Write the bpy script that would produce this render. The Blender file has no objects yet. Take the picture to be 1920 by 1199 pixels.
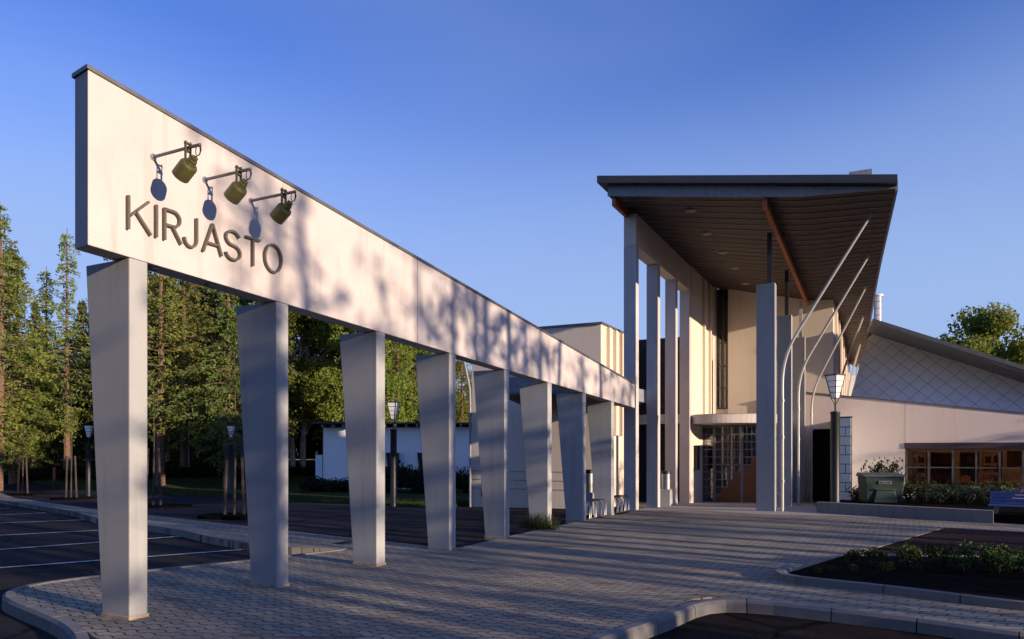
import bpy, bmesh, math, random
from mathutils import Vector, Matrix
R = math.radians
scene = bpy.context.scene
C = scene.collection
# ------------------------------------------------------------------ camera
F, HY, CX, EYE = 1400.0, 846.0, 960.0, 1.65       # focal length (px), horizon row, centre column, eye height
cam_d = bpy.data.cameras.new('camera'); cam = bpy.data.objects.new('camera', cam_d); C.objects.link(cam)
cam.location = (0, 0, EYE); cam.rotation_euler = (R(90), 0, 0)
cam_d.sensor_width = 36; cam_d.lens = 36 * F / 1920; cam_d.shift_y = (HY - 599.5) / 1920
cam_d.clip_start = 0.05; cam_d.clip_end = 2000
scene.camera = cam
# ------------------------------------------------------------------ light
SUN_EL, SUN_AZ = 10.5, math.atan2(0.811, -0.585)    # azimuth clockwise from +Y
sd = Vector((math.sin(SUN_AZ)*math.cos(R(SUN_EL)), math.cos(SUN_AZ)*math.cos(R(SUN_EL)), math.sin(R(SUN_EL))))
sun_d = bpy.data.lights.new('sun', 'SUN'); sun = bpy.data.objects.new('sun', sun_d); C.objects.link(sun)
sun_d.energy = 5.0; sun_d.angle = R(0.5); sun_d.color = (1.0, 0.775, 0.56)
sun.rotation_euler = sd.to_track_quat('Z', 'Y').to_euler()
world = bpy.data.worlds.new('World'); scene.world = world; world.use_nodes = True
wn = world.node_tree; bg = wn.nodes['Background']
sky = wn.nodes.new('ShaderNodeTexSky'); sky.sky_type = 'NISHITA'; sky.sun_disc = False
sky.sun_elevation = R(SUN_EL); sky.sun_rotation = SUN_AZ
sky.air_density = 1.0; sky.dust_density = 0.3; sky.ozone_density = 3.0
hs = wn.nodes.new('ShaderNodeHueSaturation'); hs.inputs['Saturation'].default_value = 1.12
tint = wn.nodes.new('ShaderNodeMix'); tint.data_type = 'RGBA'; tint.blend_type = 'MULTIPLY'; tint.inputs[0].default_value = 1
tint.inputs[7].default_value = (1.02, 0.88, 1.38, 1)
wn.links.new(sky.outputs[0], hs.inputs['Color']); wn.links.new(hs.outputs[0], tint.inputs[6]); wn.links.new(tint.outputs[2], bg.inputs['Color'])
# a thin high veil of cirrus haze
wtc = wn.nodes.new('ShaderNodeTexCoord'); wmp = wn.nodes.new('ShaderNodeMapping'); wmp.inputs['Scale'].default_value = (1.1, 1.0, 3.2); wmp.inputs['Rotation'].default_value = (0, R(28), 0)
wno = wn.nodes.new('ShaderNodeTexNoise'); wno.inputs['Scale'].default_value = 1.1; wno.inputs['Detail'].default_value = 3; wno.inputs['Roughness'].default_value = .45
wr = wn.nodes.new('ShaderNodeMapRange'); wr.inputs[1].default_value = .42; wr.inputs[2].default_value = .68; wr.inputs[3].default_value = .0; wr.inputs[4].default_value = .24
veil = wn.nodes.new('ShaderNodeMix'); veil.data_type = 'RGBA'; veil.inputs[7].default_value = (1.7, 2.3, 3.9, 1)
wn.links.new(wtc.outputs['Generated'], wmp.inputs[0]); wn.links.new(wmp.outputs[0], wno.inputs['Vector']); wn.links.new(wno.outputs[0], wr.inputs[0]); wn.links.new(wr.outputs[0], veil.inputs[0])
wn.links.new(tint.outputs[2], veil.inputs[6])
wsx = wn.nodes.new('ShaderNodeSeparateXYZ'); wn.links.new(wtc.outputs['Generated'], wsx.inputs[0])
wad = wn.nodes.new('ShaderNodeMath'); wad.operation = 'MULTIPLY_ADD'; wn.links.new(wno.outputs[0], wad.inputs[0]); wad.inputs[1].default_value = .22; wn.links.new(wsx.outputs[2], wad.inputs[2])
wrp = wn.nodes.new('ShaderNodeMapRange'); wrp.interpolation_type = 'SMOOTHSTEP'; wrp.inputs[1].default_value = .30; wrp.inputs[2].default_value = .58; wrp.inputs[3].default_value = .85; wrp.inputs[4].default_value = 0
haze = wn.nodes.new('ShaderNodeMix'); haze.data_type = 'RGBA'; haze.inputs[7].default_value = (1.95, 2.75, 4.5, 1)
wn.links.new(wad.outputs[0], wrp.inputs[0]); wn.links.new(wrp.outputs[0], haze.inputs[0]); wn.links.new(veil.outputs[2], haze.inputs[6]); wn.links.new(haze.outputs[2], bg.inputs['Color'])
bg.inputs['Strength'].default_value = 0.125
vs = scene.view_settings; vs.view_transform = 'Standard'; vs.look = 'None'; vs.exposure = 0.58; vs.gamma = 1.0; vs.use_curve_mapping = False
# ------------------------------------------------------------------ helpers
def lerp(a, b, t): return a + (b - a) * t
def interp(tab, x):
    if x <= tab[0][0]: return tab[0][1]
    for (a, va), (b, vb) in zip(tab, tab[1:]):
        if x <= b: return lerp(va, vb, (x - a) / (b - a))
    return tab[-1][1]
GZ = [(0, 0), (20.5, 0), (35.5, -0.57), (46, -0.57), (58, 0.95), (75, 1.2), (400, 3.0)]
FOLDS = [20.5, 35.5, 46, 58, 75]
def gz(Y): return interp(GZ, Y)
def G(px, py, dz=0.0):            # ground point that lies on a line of sight
    Y = 10.0
    for _ in range(60): Y = 0.5 * Y + 0.5 * (EYE - gz(Y) - dz) * F / (py - HY)
    return Vector(((px - CX) / F * Y, Y, gz(Y) + dz))
def at(px, py, Y): return Vector(((px - CX) / F * Y, Y, EYE + (HY - py) / F * Y))

class MB:
    def __init__(s): s.v = []; s.f = []
    def quad(s, a, b, c, d):
        n = len(s.v); s.v += [tuple(a), tuple(b), tuple(c), tuple(d)]; s.f.append((n, n+1, n+2, n+3))
    def tri(s, a, b, c):
        n = len(s.v); s.v += [tuple(a), tuple(b), tuple(c)]; s.f.append((n, n+1, n+2))
    def hexa(s, p):               # 8 points: bottom 4 ccw, top 4 ccw
        n = len(s.v); s.v += [tuple(q) for q in p]
        s.f += [tuple(n+i for i in f) for f in ((3,2,1,0),(4,5,6,7),(0,1,5,4),(1,2,6,5),(2,3,7,6),(3,0,4,7))]
    def box(s, x0, y0, z0, x1, y1, z1):
        s.hexa([(x0,y0,z0),(x1,y0,z0),(x1,y1,z0),(x0,y1,z0),(x0,y0,z1),(x1,y0,z1),(x1,y1,z1),(x0,y1,z1)])
    def obox(s, o, a, b, c):      # oriented box from corner o with edge vectors
        o, a, b, c = Vector(o), Vector(a), Vector(b), Vector(c)
        s.hexa([o, o+a, o+a+b, o+b, o+c, o+a+c, o+a+b+c, o+b+c])
    def prism(s, pts, z0, z1):
        n = len(s.v); k = len(pts)
        f0 = z0 if callable(z0) else (lambda p: z0)
        f1 = z1 if callable(z1) else (lambda p: z1)
        s.v += [(p[0], p[1], f0(p)) for p in pts] + [(p[0], p[1], f1(p)) for p in pts]
        s.f.append(tuple(n+i for i in reversed(range(k)))); s.f.append(tuple(n+k+i for i in range(k)))
        for i in range(k):
            j = (i+1) % k; s.f.append((n+i, n+j, n+k+j, n+k+i))
    def tube(s, path, r, n=8, cap=True):
        path = [Vector(p) for p in path]; rs = r if isinstance(r, (list, tuple)) else [r]*len(path)
        base = len(s.v); up = None
        for i, p in enumerate(path):
            t = (path[min(i+1, len(path)-1)] - path[max(i-1, 0)])
            t = t.normalized() if t.length > 1e-9 else Vector((0,0,1))
            if up is None: up = Vector((0,0,1)) if abs(t.z) < .9 else Vector((1,0,0))
            a = t.cross(up).normalized(); b = a.cross(t).normalized(); up = b if b.length > 0 else up
            for k in range(n):
                q = 2*math.pi*k/n; s.v.append(tuple(p + (a*math.cos(q) + b*math.sin(q))*rs[i]))
        for i in range(len(path)-1):
            for k in range(n):
                k2 = (k+1) % n
                s.f.append((base+i*n+k, base+i*n+k2, base+(i+1)*n+k2, base+(i+1)*n+k))
        if cap:
            s.f.append(tuple(base+k for k in reversed(range(n)))); s.f.append(tuple(base+(len(path)-1)*n+k for k in range(n)))
    def lathe(s, o, axis, prof, n=20):   # prof: (distance along axis, radius)
        axis = Vector(axis).normalized(); o = Vector(o)
        u = Vector((0,0,1)) if abs(axis.z) < .9 else Vector((1,0,0))
        a = axis.cross(u).normalized(); b = a.cross(axis)
        base = len(s.v)
        for d, r in prof:
            for k in range(n):
                q = 2*math.pi*k/n; s.v.append(tuple(o + axis*d + (a*math.cos(q)+b*math.sin(q))*r))
        for i in range(len(prof)-1):
            for k in range(n):
                k2 = (k+1) % n; s.f.append((base+i*n+k, base+i*n+k2, base+(i+1)*n+k2, base+(i+1)*n+k))
        s.f.append(tuple(base+k for k in reversed(range(n)))); s.f.append(tuple(base+(len(prof)-1)*n+k for k in range(n)))
    def build(s, name, mat, parent=None, smooth=False, bevel=0, fix=True):
        off = Vector((0,0,0)); p = parent
        while p is not None: off += p.location; p = p.parent
        me = bpy.data.meshes.new(name)
        me.from_pydata([(v[0]-off.x, v[1]-off.y, v[2]-off.z) for v in s.v], [], s.f)
        if fix:
            bm = bmesh.new(); bm.from_mesh(me); bmesh.ops.recalc_face_normals(bm, faces=bm.faces); bm.to_mesh(me); bm.free()
        if smooth:
            for q in me.polygons: q.use_smooth = True
            try: me.set_sharp_from_angle(angle=R(40))
            except Exception: pass
        me.materials.append(mat)
        o = bpy.data.objects.new(name, me); C.objects.link(o); o.parent = parent
        if bevel:
            m = o.modifiers.new('bevel', 'BEVEL'); m.width = bevel; m.segments = 2; m.limit_method = 'ANGLE'
        return o
def tag(o, label=None, cat=None, group=None, kind=None):
    if label: o['label'] = label
    if cat: o['category'] = cat
    if group: o['group'] = group
    if kind: o['kind'] = kind
    return o
def thing(name, loc, label, cat, group=None, rz=0):
    o = bpy.data.objects.new(name, None); C.objects.link(o); o.location = loc; o.rotation_euler = (0,0,rz)
    o.empty_display_size = .2
    return tag(o, label, cat, group)
def copy_tree(o, loc, label, group=None, rz=None, sc=None):
    c = o.copy(); C.objects.link(c); c.location = loc; c['label'] = label
    if group: c['group'] = group
    if rz is not None: c.rotation_euler = (0,0,rz)
    if sc is not None: c.scale = (sc,sc,sc) if not isinstance(sc, tuple) else sc
    for ch in list(o.children):
        d = ch.copy(); C.objects.link(d); d.parent = c
        for g in list(ch.children):
            e = g.copy(); C.objects.link(e); e.parent = d
    return c
# ------------------------------------------------------------------ materials
class NT:
    def __init__(s, name):
        s.m = bpy.data.materials.new(name); s.m.use_nodes = True; s.t = s.m.node_tree; s.n = s.t.nodes; s.p = s.n['Principled BSDF']
        s.tc = s.n.new('ShaderNodeTexCoord')
    def new(s, k, **kw):
        n = s.n.new(k)
        for a, b in kw.items():
            if a in n.inputs: n.inputs[a].default_value = b
            else: setattr(n, a, b)
        return n
    def link(s, a, b): s.t.links.new(a, b)
    def noise(s, scale, detail=4, rough=.55, vec=None, dist=0):
        n = s.n.new('ShaderNodeTexNoise'); n.inputs['Scale'].default_value = scale; n.inputs['Detail'].default_value = detail
        n.inputs['Roughness'].default_value = rough; n.inputs['Distortion'].default_value = dist
        s.link(vec or s.tc.outputs['Object'], n.inputs['Vector']); return n
    def ramp(s, src, stops):
        r = s.n.new('ShaderNodeValToRGB'); el = r.color_ramp.elements
        while len(el) < len(stops): el.new(.5)
        for e, (p, c) in zip(el, stops): e.position = p; e.color = (*c, 1) if len(c) == 3 else c
        s.link(src, r.inputs[0]); return r
    def mix(s, a, b, fac, mode='MIX'):
        m = s.n.new('ShaderNodeMix'); m.data_type = 'RGBA'; m.blend_type = mode
        for v, i in ((fac, 0), (a, 6), (b, 7)):
            if hasattr(v, 'links'): s.link(v, m.inputs[i])
            elif i == 0: m.inputs[0].default_value = v
            else: m.inputs[i].default_value = (*v, 1)
        return m.outputs[2]
    def bump(s, h, strength=.3, dist=.01, prev=None):
        b = s.n.new('ShaderNodeBump'); b.inputs['Strength'].default_value = strength; b.inputs['Distance'].default_value = dist
        s.link(h, b.inputs['Height'])
        if prev is not None: s.link(prev, b.inputs['Normal'])
        s.link(b.outputs[0], s.p.inputs['Normal']); return b.outputs[0]
    def fin(s, col=None, rough=.8, metal=0, spec=None):
        if col is not None:
            if hasattr(col, 'links'): s.link(col, s.p.inputs['Base Color'])
            else: s.p.inputs['Base Color'].default_value = (*col, 1)
        s.p.inputs['Roughness'].default_value = rough; s.p.inputs['Metallic'].default_value = metal
        if spec is not None: s.p.inputs['Specular IOR Level'].default_value = spec
        return s.m
def plain(name, col, rough=.6, metal=0, var=.12, scale=6, bump=0):
    t = NT(name); n = t.noise(scale, 5)
    r = t.ramp(n.outputs[0], [(.3, tuple(c*(1-var) for c in col)), (.7, tuple(min(1, c*(1+var)) for c in col))])
    if bump: t.bump(t.noise(scale*12, 3).outputs[0], bump, .004)
    return t.fin(r.outputs[0], rough, metal)
def stucco(name, col, stain=.16, bs=.35):
    t = NT(name)
    a = t.noise(.9, 6, .6); b = t.noise(60, 3, .6)
    mp = t.new('ShaderNodeMapping'); mp.inputs['Scale'].default_value = (3.5, 3.5, .28); t.link(t.tc.outputs['Object'], mp.inputs[0])
    st = t.noise(1.6, 6, .62, mp.outputs[0])
    c1 = t.ramp(a.outputs[0], [(.3, tuple(c*(1-stain*.5) for c in col)), (.7, col)])
    c2 = t.mix(c1.outputs[0], tuple(c*(1-stain) * k for c, k in zip(col, (1, .98, .93))), t.ramp(st.outputs[0], [(.52, (0,0,0)), (.78, (1,1,1))]).outputs[0])
    c3 = t.mix(c2, tuple(c*.8 for c in col), t.ramp(b.outputs[0], [(.5, (0,0,0)), (.75, (.6,.6,.6))]).outputs[0])
    t.bump(b.outputs[0], bs, .006)
    return t.fin(c3, .9, 0, .25)
M = {}
M['plaster'] = stucco('cream_plaster', (.56, .51, .495), .32)
M['column'] = stucco('column_concrete', (.37, .38, .385), .26, .18)
M['pink'] = stucco('pink_plaster', (.76, .63, .57), .12)
M['hall'] = stucco('hall_plaster', (.66, .58, .50), .12)
M['white_wall'] = stucco('white_render', (.86, .86, .86), .08)
M['concrete'] = stucco('grey_concrete', (.22, .215, .205), .35)
M['slab'] = stucco('pale_slab', (.36, .34, .32), .2)
M['darkmetal'] = plain('dark_metal', (.035, .037, .04), .45, .6)
M['coping'] = plain('grey_coping', (.14, .14, .15), .5, .5)
M['fascia'] = plain('fascia_grey', (.22, .24, .27), .6, .1, .2, 9)
M['cap'] = plain('roof_cap', (.04, .045, .055), .5, .3)
M['steel'] = plain('galvanised_steel', (.33, .33, .34), .38, .85, .1, 14)
M['tube'] = plain('pale_tube_paint', (.42, .42, .41), .4, .2, .08)
M['green_can'] = plain('olive_lamp_paint', (.085, .085, .03), .45, .1, .15, 12)
M['letter'] = plain('bronze_letter', (.12, .105, .085), .5, .3, .15)
M['orange'] = plain('orange_timber', (.42, .11, .03), .55, 0, .25, 5)
M['bluewood'] = plain('blue_painted_wood', (.04, .07, .20), .6, 0, .15)
M['binplastic'] = plain('green_bin_plastic', (.022, .048, .034), .5, 0, .15, 4, .1)
M['binlid'] = plain('dark_bin_lid', (.05, .075, .07), .5, 0, .1)
M['sticker'] = plain('pale_sticker', (.20, .19, .24), .6)
M['ink'] = plain('dark_ink', (.03, .025, .08), .6)
M['redpost'] = plain('red_post_paint', (.25, .03, .012), .5)
M['rubber'] = plain('black_rubber', (.02, .02, .02), .8)
M['bark'] = plain('brown_bark', (.14, .085, .055), .95, 0, .45, 9, .6)
M['birchbark'] = plain('pale_birch_bark', (.42, .36, .28), .9, 0, .5, 7, .3)
M['stake'] = plain('weathered_stake', (.055, .042, .036), .9, 0, .3)
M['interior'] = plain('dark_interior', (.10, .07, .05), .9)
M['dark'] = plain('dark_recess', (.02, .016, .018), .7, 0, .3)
M['purple'] = plain('aubergine_paint', (.055, .035, .045), .5)
M['frame'] = plain('grey_frame', (.11, .10, .10), .5, .2)
M['doorframe'] = plain('door_frame_paint', (.20, .21, .25), .45, .2)
M['fillet'] = plain('tan_mortar_fillet', (.36, .29, .21), .9, 0, .3, 8)
M['bookred'] = plain('red_book_spines', (.35, .08, .04), .7, 0, .6, 30)
M['shelfwood'] = plain('shelf_wood', (.34, .15, .05), .6, 0, .25, 5)

def glass(name, tint=(.9,.93,.95), base=.08):
    t = NT(name); tr = t.new('ShaderNodeBsdfTransparent'); tr.inputs[0].default_value = (*tint, 1)
    gl = t.new('ShaderNodeBsdfGlossy'); gl.inputs['Roughness'].default_value = .03
    fr = t.new('ShaderNodeFresnel'); fr.inputs[0].default_value = 1.5
    nb = t.noise(.8, 2); bp = t.new('ShaderNodeBump'); bp.inputs['Strength'].default_value = .03; bp.inputs['Distance'].default_value = .02
    t.link(nb.outputs[0], bp.inputs['Height']); t.link(bp.outputs[0], gl.inputs['Normal'])
    ma = t.new('ShaderNodeMath', operation='MULTIPLY_ADD'); t.link(fr.outputs[0], ma.inputs[0]); ma.inputs[1].default_value = 1.3; ma.inputs[2].default_value = base
    mx = t.new('ShaderNodeMixShader'); t.link(ma.outputs[0], mx.inputs[0]); t.link(tr.outputs[0], mx.inputs[1]); t.link(gl.outputs[0], mx.inputs[2])
    t.link(mx.outputs[0], t.n['Material Output'].inputs[0]); return t.m
M['glass'] = glass('window_glass', (.62, .62, .62), .05)
t = NT('frosted_lantern_glass'); M['lantern'] = t.fin((.88, .86, .82), .35)
def glow(name, col, s):
    t = NT(name); t.fin(col); t.p.inputs['Emission Color'].default_value = (*col, 1); t.p.inputs['Emission Strength'].default_value = s; return t.m
M['lamp_on'] = glow('lit_ceiling_lamp', (1, .40, .11), 24.0)

# paving: interlocking concrete pavers
def paving():
    t = NT('interlocking_pavers')
    mp = t.new('ShaderNodeMapping'); mp.inputs['Rotation'].default_value = (0, 0, R(27.9)); t.link(t.tc.outputs['Object'], mp.inputs[0])
    sx = t.new('ShaderNodeSeparateXYZ'); t.link(mp.outputs[0], sx.inputs[0])
    def sinof(o, k, a):
        m = t.new('ShaderNodeMath', operation='MULTIPLY'); t.link(o, m.inputs[0]); m.inputs[1].default_value = k
        s_ = t.new('ShaderNodeMath', operation='SINE'); t.link(m.outputs[0], s_.inputs[0])
        q = t.new('ShaderNodeMath', operation='MULTIPLY'); t.link(s_.outputs[0], q.inputs[0]); q.inputs[1].default_value = a; return q.outputs[0]
    w = 2*math.pi
    ay = t.new('ShaderNodeMath', operation='ADD'); t.link(sx.outputs[1], ay.inputs[0]); t.link(sinof(sx.outputs[0], w/.24, .022), ay.inputs[1])
    ax = t.new('ShaderNodeMath', operation='ADD'); t.link(sx.outputs[0], ax.inputs[0]); t.link(sinof(sx.outputs[1], w/.12, .014), ax.inputs[1])
    cb = t.new('ShaderNodeCombineXYZ'); t.link(ax.outputs[0], cb.inputs[0]); t.link(ay.outputs[0], cb.inputs[1])
    br = t.new('ShaderNodeTexBrick'); t.link(cb.outputs[0], br.inputs['Vector'])
    br.inputs['Scale'].default_value = 1; br.inputs['Brick Width'].default_value = .24; br.inputs['Row Height'].default_value = .12
    br.inputs['Mortar Size'].default_value = .009; br.inputs['Mortar Smooth'].default_value = .3; br.inputs['Bias'].default_value = -.1
    br.inputs['Color1'].default_value = (.35, .315, .24, 1); br.inputs['Color2'].default_value = (.235, .21, .165, 1); br.inputs['Mortar'].default_value = (.03, .024, .02, 1)
    big = t.noise(.55, 5); c = t.mix(br.outputs[0], (.17, .155, .14), t.ramp(big.outputs[0], [(.45, (0,0,0)), (.75, (.6,.6,.6))]).outputs[0])
    mp2 = t.new('ShaderNodeMapping'); mp2.inputs['Rotation'].default_value = (0, 0, R(27.9)); mp2.inputs['Scale'].default_value = (1.0, 3.2, 1); t.link(t.tc.outputs['Object'], mp2.inputs[0])
    red = t.noise(1.1, 3, .5, mp2.outputs[0]); c = t.mix(c, (.17, .10, .08), t.ramp(red.outputs[0], [(.61, (0,0,0)), (.65, (.75,.75,.75))]).outputs[0])
    g = t.noise(90, 3); c = t.mix(c, (.12, .11, .10), t.ramp(g.outputs[0], [(.55, (0,0,0)), (.8, (.5,.5,.5))]).outputs[0])
    inv = t.new('ShaderNodeMath', operation='SUBTRACT'); inv.inputs[0].default_value = 1; t.link(br.outputs['Fac'], inv.inputs[1])
    b1 = t.bump(inv.outputs[0], .8, .008); t.bump(g.outputs[0], .25, .004, b1)
    return t.fin(c, .9, 0, .12)
M['paving'] = paving()
def asphalt(name, c0, c1, patch=True):
    t = NT(name); a = t.noise(140, 3, .7); b = t.noise(.5, 5)
    v = t.new('ShaderNodeTexVoronoi'); v.inputs['Scale'].default_value = 70; t.link(t.tc.outputs['Object'], v.inputs['Vector'])
    c = t.ramp(b.outputs[0], [(.35, c0), (.7, c1)]).outputs[0]
    c = t.mix(c, tuple(x*2.4 for x in c1), t.ramp(a.outputs[0], [(.62, (0,0,0)), (.75, (.8,.8,.8))]).outputs[0])
    if patch:
        nv = t.noise(1.3, 4); vm = t.new('ShaderNodeMix'); vm.data_type = 'VECTOR'; vm.inputs[0].default_value = .3; t.link(t.tc.outputs['Object'], vm.inputs[4]); t.link(nv.outputs['Color'], vm.inputs[5])
        cv = t.new('ShaderNodeTexVoronoi'); cv.feature = 'DISTANCE_TO_EDGE'; cv.inputs['Scale'].default_value = .45; t.link(vm.outputs[1], cv.inputs['Vector'])
        c = t.mix(c, tuple(x*.35 for x in c0), t.ramp(cv.outputs['Distance'], [(.004, (1,1,1)), (.012, (0,0,0))]).outputs[0])
        oil = t.noise(1.7, 3, .5); c = t.mix(c, tuple(x*.45 for x in c0), t.ramp(oil.outputs[0], [(.64, (0,0,0)), (.72, (.7,.7,.7))]).outputs[0])
        grit = t.noise(.9, 5, .7); c = t.mix(c, tuple(x*2.0 for x in c1), t.ramp(grit.outputs[0], [(.6, (0,0,0)), (.8, (.6,.6,.6))]).outputs[0])
    t.bump(v.outputs['Distance'], .5, .006)
    return t.fin(c, .95, 0, .06)
M['asphalt'] = asphalt('asphalt', (.022, .021, .024), (.038, .035, .036))
M['brown_asphalt'] = asphalt('brown_asphalt', (.016, .012, .010), (.028, .02, .016))
M['red_asphalt'] = asphalt('red_brown_surface', (.03, .017, .016), (.05, .027, .024))
def grass_mat():
    t = NT('lawn_grass'); a = t.noise(1.2, 6); b = t.noise(45, 4, .7)
    c = t.ramp(a.outputs[0], [(.3, (.022, .035, .010)), (.7, (.05, .065, .02))]).outputs[0]
    c = t.mix(c, (.14, .15, .05), t.ramp(b.outputs[0], [(.5, (0,0,0)), (.8, (.8,.8,.8))]).outputs[0])
    t.bump(b.outputs[0], 1, .05); return t.fin(c, .95, 0, .1)
M['grass'] = grass_mat()
M['soil'] = plain('dark_soil', (.008, .006, .005), .98, 0, .5, 5, 1)
M['soil'].node_tree.nodes['Principled BSDF'].inputs['Specular IOR Level'].default_value = 0.02
M['sandpath'] = plain('pale_gravel_path', (.58, .50, .36), .95, 0, .2, 3)
M['line'] = plain('worn_white_marking', (.42, .42, .42), .8, 0, .5, 11)
def leaf(name, col, dark=.45, trans=.3, sc=1.2):
    t = NT(name)
    oi = t.new('ShaderNodeObjectInfo'); n = t.noise(sc, 4, .7); n2 = t.noise(14, 2)
    c = t.ramp(n.outputs[0], [(.3, tuple(c*dark for c in col)), (.68, col)]).outputs[0]
    c = t.mix(c, (col[0]*1.55, col[1]*1.35, col[2]*1.0), t.ramp(n2.outputs[0], [(.5, (0,0,0)), (.8, (.7,.7,.7))]).outputs[0])
    h = t.new('ShaderNodeHueSaturation'); t.link(c, h.inputs['Color'])
    mr = t.new('ShaderNodeMapRange'); t.link(oi.outputs['Random'], mr.inputs[0]); mr.inputs[3].default_value = .47; mr.inputs[4].default_value = .52; t.link(mr.outputs[0], h.inputs['Hue'])
    mv = t.new('ShaderNodeMapRange'); t.link(oi.outputs['Random'], mv.inputs[0]); mv.inputs[3].default_value = .8; mv.inputs[4].default_value = 1.25; t.link(mv.outputs[0], h.inputs['Value'])
    t.fin(h.outputs[0], .6, 0, .3)
    tl = t.new('ShaderNodeBsdfTranslucent'); t.link(h.outputs[0], tl.inputs[0])
    mx = t.new('ShaderNodeMixShader'); mx.inputs[0].default_value = trans
    t.link(t.p.outputs[0], mx.inputs[1]); t.link(tl.outputs[0], mx.inputs[2]); t.link(mx.outputs[0], t.n['Material Output'].inputs[0]); return t.m
M['larch'] = leaf('larch_needles', (.24, .285, .055), .5, .45); M['spruce'] = leaf('spruce_needles', (.135, .18, .04), .42, .35); M['birch'] = leaf('birch_leaves', (.20, .265, .04), .5, .45)
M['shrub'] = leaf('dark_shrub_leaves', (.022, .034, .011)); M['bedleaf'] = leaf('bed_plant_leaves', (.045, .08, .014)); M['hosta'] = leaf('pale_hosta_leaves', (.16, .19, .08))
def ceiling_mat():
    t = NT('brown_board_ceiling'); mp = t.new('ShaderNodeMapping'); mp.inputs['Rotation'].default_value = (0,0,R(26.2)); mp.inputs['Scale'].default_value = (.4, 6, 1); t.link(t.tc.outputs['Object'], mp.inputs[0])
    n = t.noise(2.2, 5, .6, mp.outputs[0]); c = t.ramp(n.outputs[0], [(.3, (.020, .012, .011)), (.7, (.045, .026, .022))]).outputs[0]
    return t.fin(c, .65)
M['ceiling'] = ceiling_mat(); M['batten'] = plain('ceiling_batten', (.22, .145, .12), .6, 0, .2)
def parquet():
    t = NT('herringbone_door_wood'); mp = t.new('ShaderNodeMapping'); mp.inputs['Rotation'].default_value = (0, R(45), R(26.2)); t.link(t.tc.outputs['Object'], mp.inputs[0])
    w = t.new('ShaderNodeTexWave'); w.inputs['Scale'].default_value = 5; w.inputs['Distortion'].default_value = .5; t.link(mp.outputs[0], w.inputs[0])
    c = t.ramp(w.outputs[0], [(.1, (.06, .022, .008)), (.5, (.24, .09, .026))]).outputs[0]; return t.fin(c, .5)
M['parquet'] = parquet()
t = NT('zinc_shingle'); n = t.noise(1.5, 4); n2 = t.noise(.35, 3)
M['shingle'] = t.fin(t.mix(t.ramp(n.outputs[0], [(.3, (.76,.77,.79)), (.7, (.86,.86,.88))]).outputs[0], (.80,.80,.82), n2.outputs[0]), .45, .3)
M['seam'] = plain('shingle_seam', (.10, .11, .13), .6, .3)
def blocks():
    t = NT('glass_blocks'); n = t.noise(3, 3); return t.fin(t.ramp(n.outputs[0], [(.3, (.56, .70, .76)), (.7, (.68, .80, .84))]).outputs[0], .18)
M['blocks'] = blocks()
M['soffit'] = plain('grey_soffit', (.20, .18, .18), .7)
M['louvre'] = plain('brown_louvre', (.08, .055, .05), .7)

# ------------------------------------------------------------------ the ground
def sheet(name, pts, dz, mat, side=None, kind='structure', parent=None):
    """polygon lying dz above the terrain; side: depth of its vertical edge"""
    bm = bmesh.new(); vs_ = [bm.verts.new((p[0], p[1], 0)) for p in pts]; bm.faces.new(vs_)
    bmesh.ops.triangulate(bm, faces=bm.faces[:])
    for y in FOLDS:
        g = bm.verts[:] + bm.edges[:] + bm.faces[:]
        bmesh.ops.bisect_plane(bm, geom=g, dist=1e-5, plane_co=(0, y, 0), plane_no=(0, 1, 0))
    for v in bm.verts: v.co.z = gz(v.co.y) + dz
    bmesh.ops.recalc_face_normals(bm, faces=bm.faces[:])
    if bm.faces[:] and sum(f.normal.z for f in bm.faces) < 0: bmesh.ops.reverse_faces(bm, faces=bm.faces[:])
    if side:
        be = [e for e in bm.edges if e.is_boundary]
        r = bmesh.ops.extrude_edge_only(bm, edges=be)
        for v in r['geom']:
            if isinstance(v, bmesh.types.BMVert): v.co.z -= side
    me = bpy.data.meshes.new(name); bm.to_mesh(me); bm.free(); me.materials.append(mat)
    o = bpy.data.objects.new(name, me); C.objects.link(o); o.parent = parent
    if kind: o['kind'] = kind
    return o
DR = -0.12       # the roads lie a kerb's height lower than the paving
def px(pts, dz=0): return [G(a, b, dz) for a, b in pts]
sheet('ground', [(-500, -60), (500, -60), (500, 700), (-500, 700)], DR - .012, M['asphalt'])
strip_top = px([(-260, 893), (0, 924), (184, 956), (279, 966), (465, 987), (660, 1009), (722, 1015), (802, 1024), (862, 1027), (955, 1005.5), (1075, 980), (1180, 961)])
right_edge = px([(1770, 990), (1590, 1043), (1462, 1084)])
band_top = px([(1460, 1085), (1614, 1099), (1798, 1122), (1920, 1138)]) + [Vector((9.5, 5.6, 0))]
kerbR = px([(1097, 1199), (1240, 1155), (1298, 1124), (1345, 1118), (1400, 1122), (1570, 1141), (1779, 1165), (1920, 1188)]) + [Vector((9.5, 4.55, 0))]
kerbL = px([(645, 1032), (583, 1039), (470, 1052.5), (279, 1071), (182, 1082), (58, 1097), (26, 1105), (18, 1112), (24, 1120), (138, 1164), (182, 1199)]) + [Vector((-3.2, 5.2, 0)), Vector((-2.6, 3.5, 0))]
kerbS = px([(645, 1031), (547, 1027), (468, 1020), (385, 1006), (352, 997), (279, 986), (184, 973), (0, 938), (-260, 903)])
plaza = strip_top + px([(1180, 945), (1240, 930), (1300, 926)]) + [Vector((12.2, 30.5, 0)), Vector((19, 24, 0))] + px([(2300, 1030), (1920, 998)]) + right_edge + band_top + list(reversed(kerbR)) \
      + [Vector((.3, 4.2, 0)), Vector((-1, 3, 0))] + list(reversed(kerbL)) + kerbS
sheet('paved_plaza', plaza, 0.0, M['paving'], .14)
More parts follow.
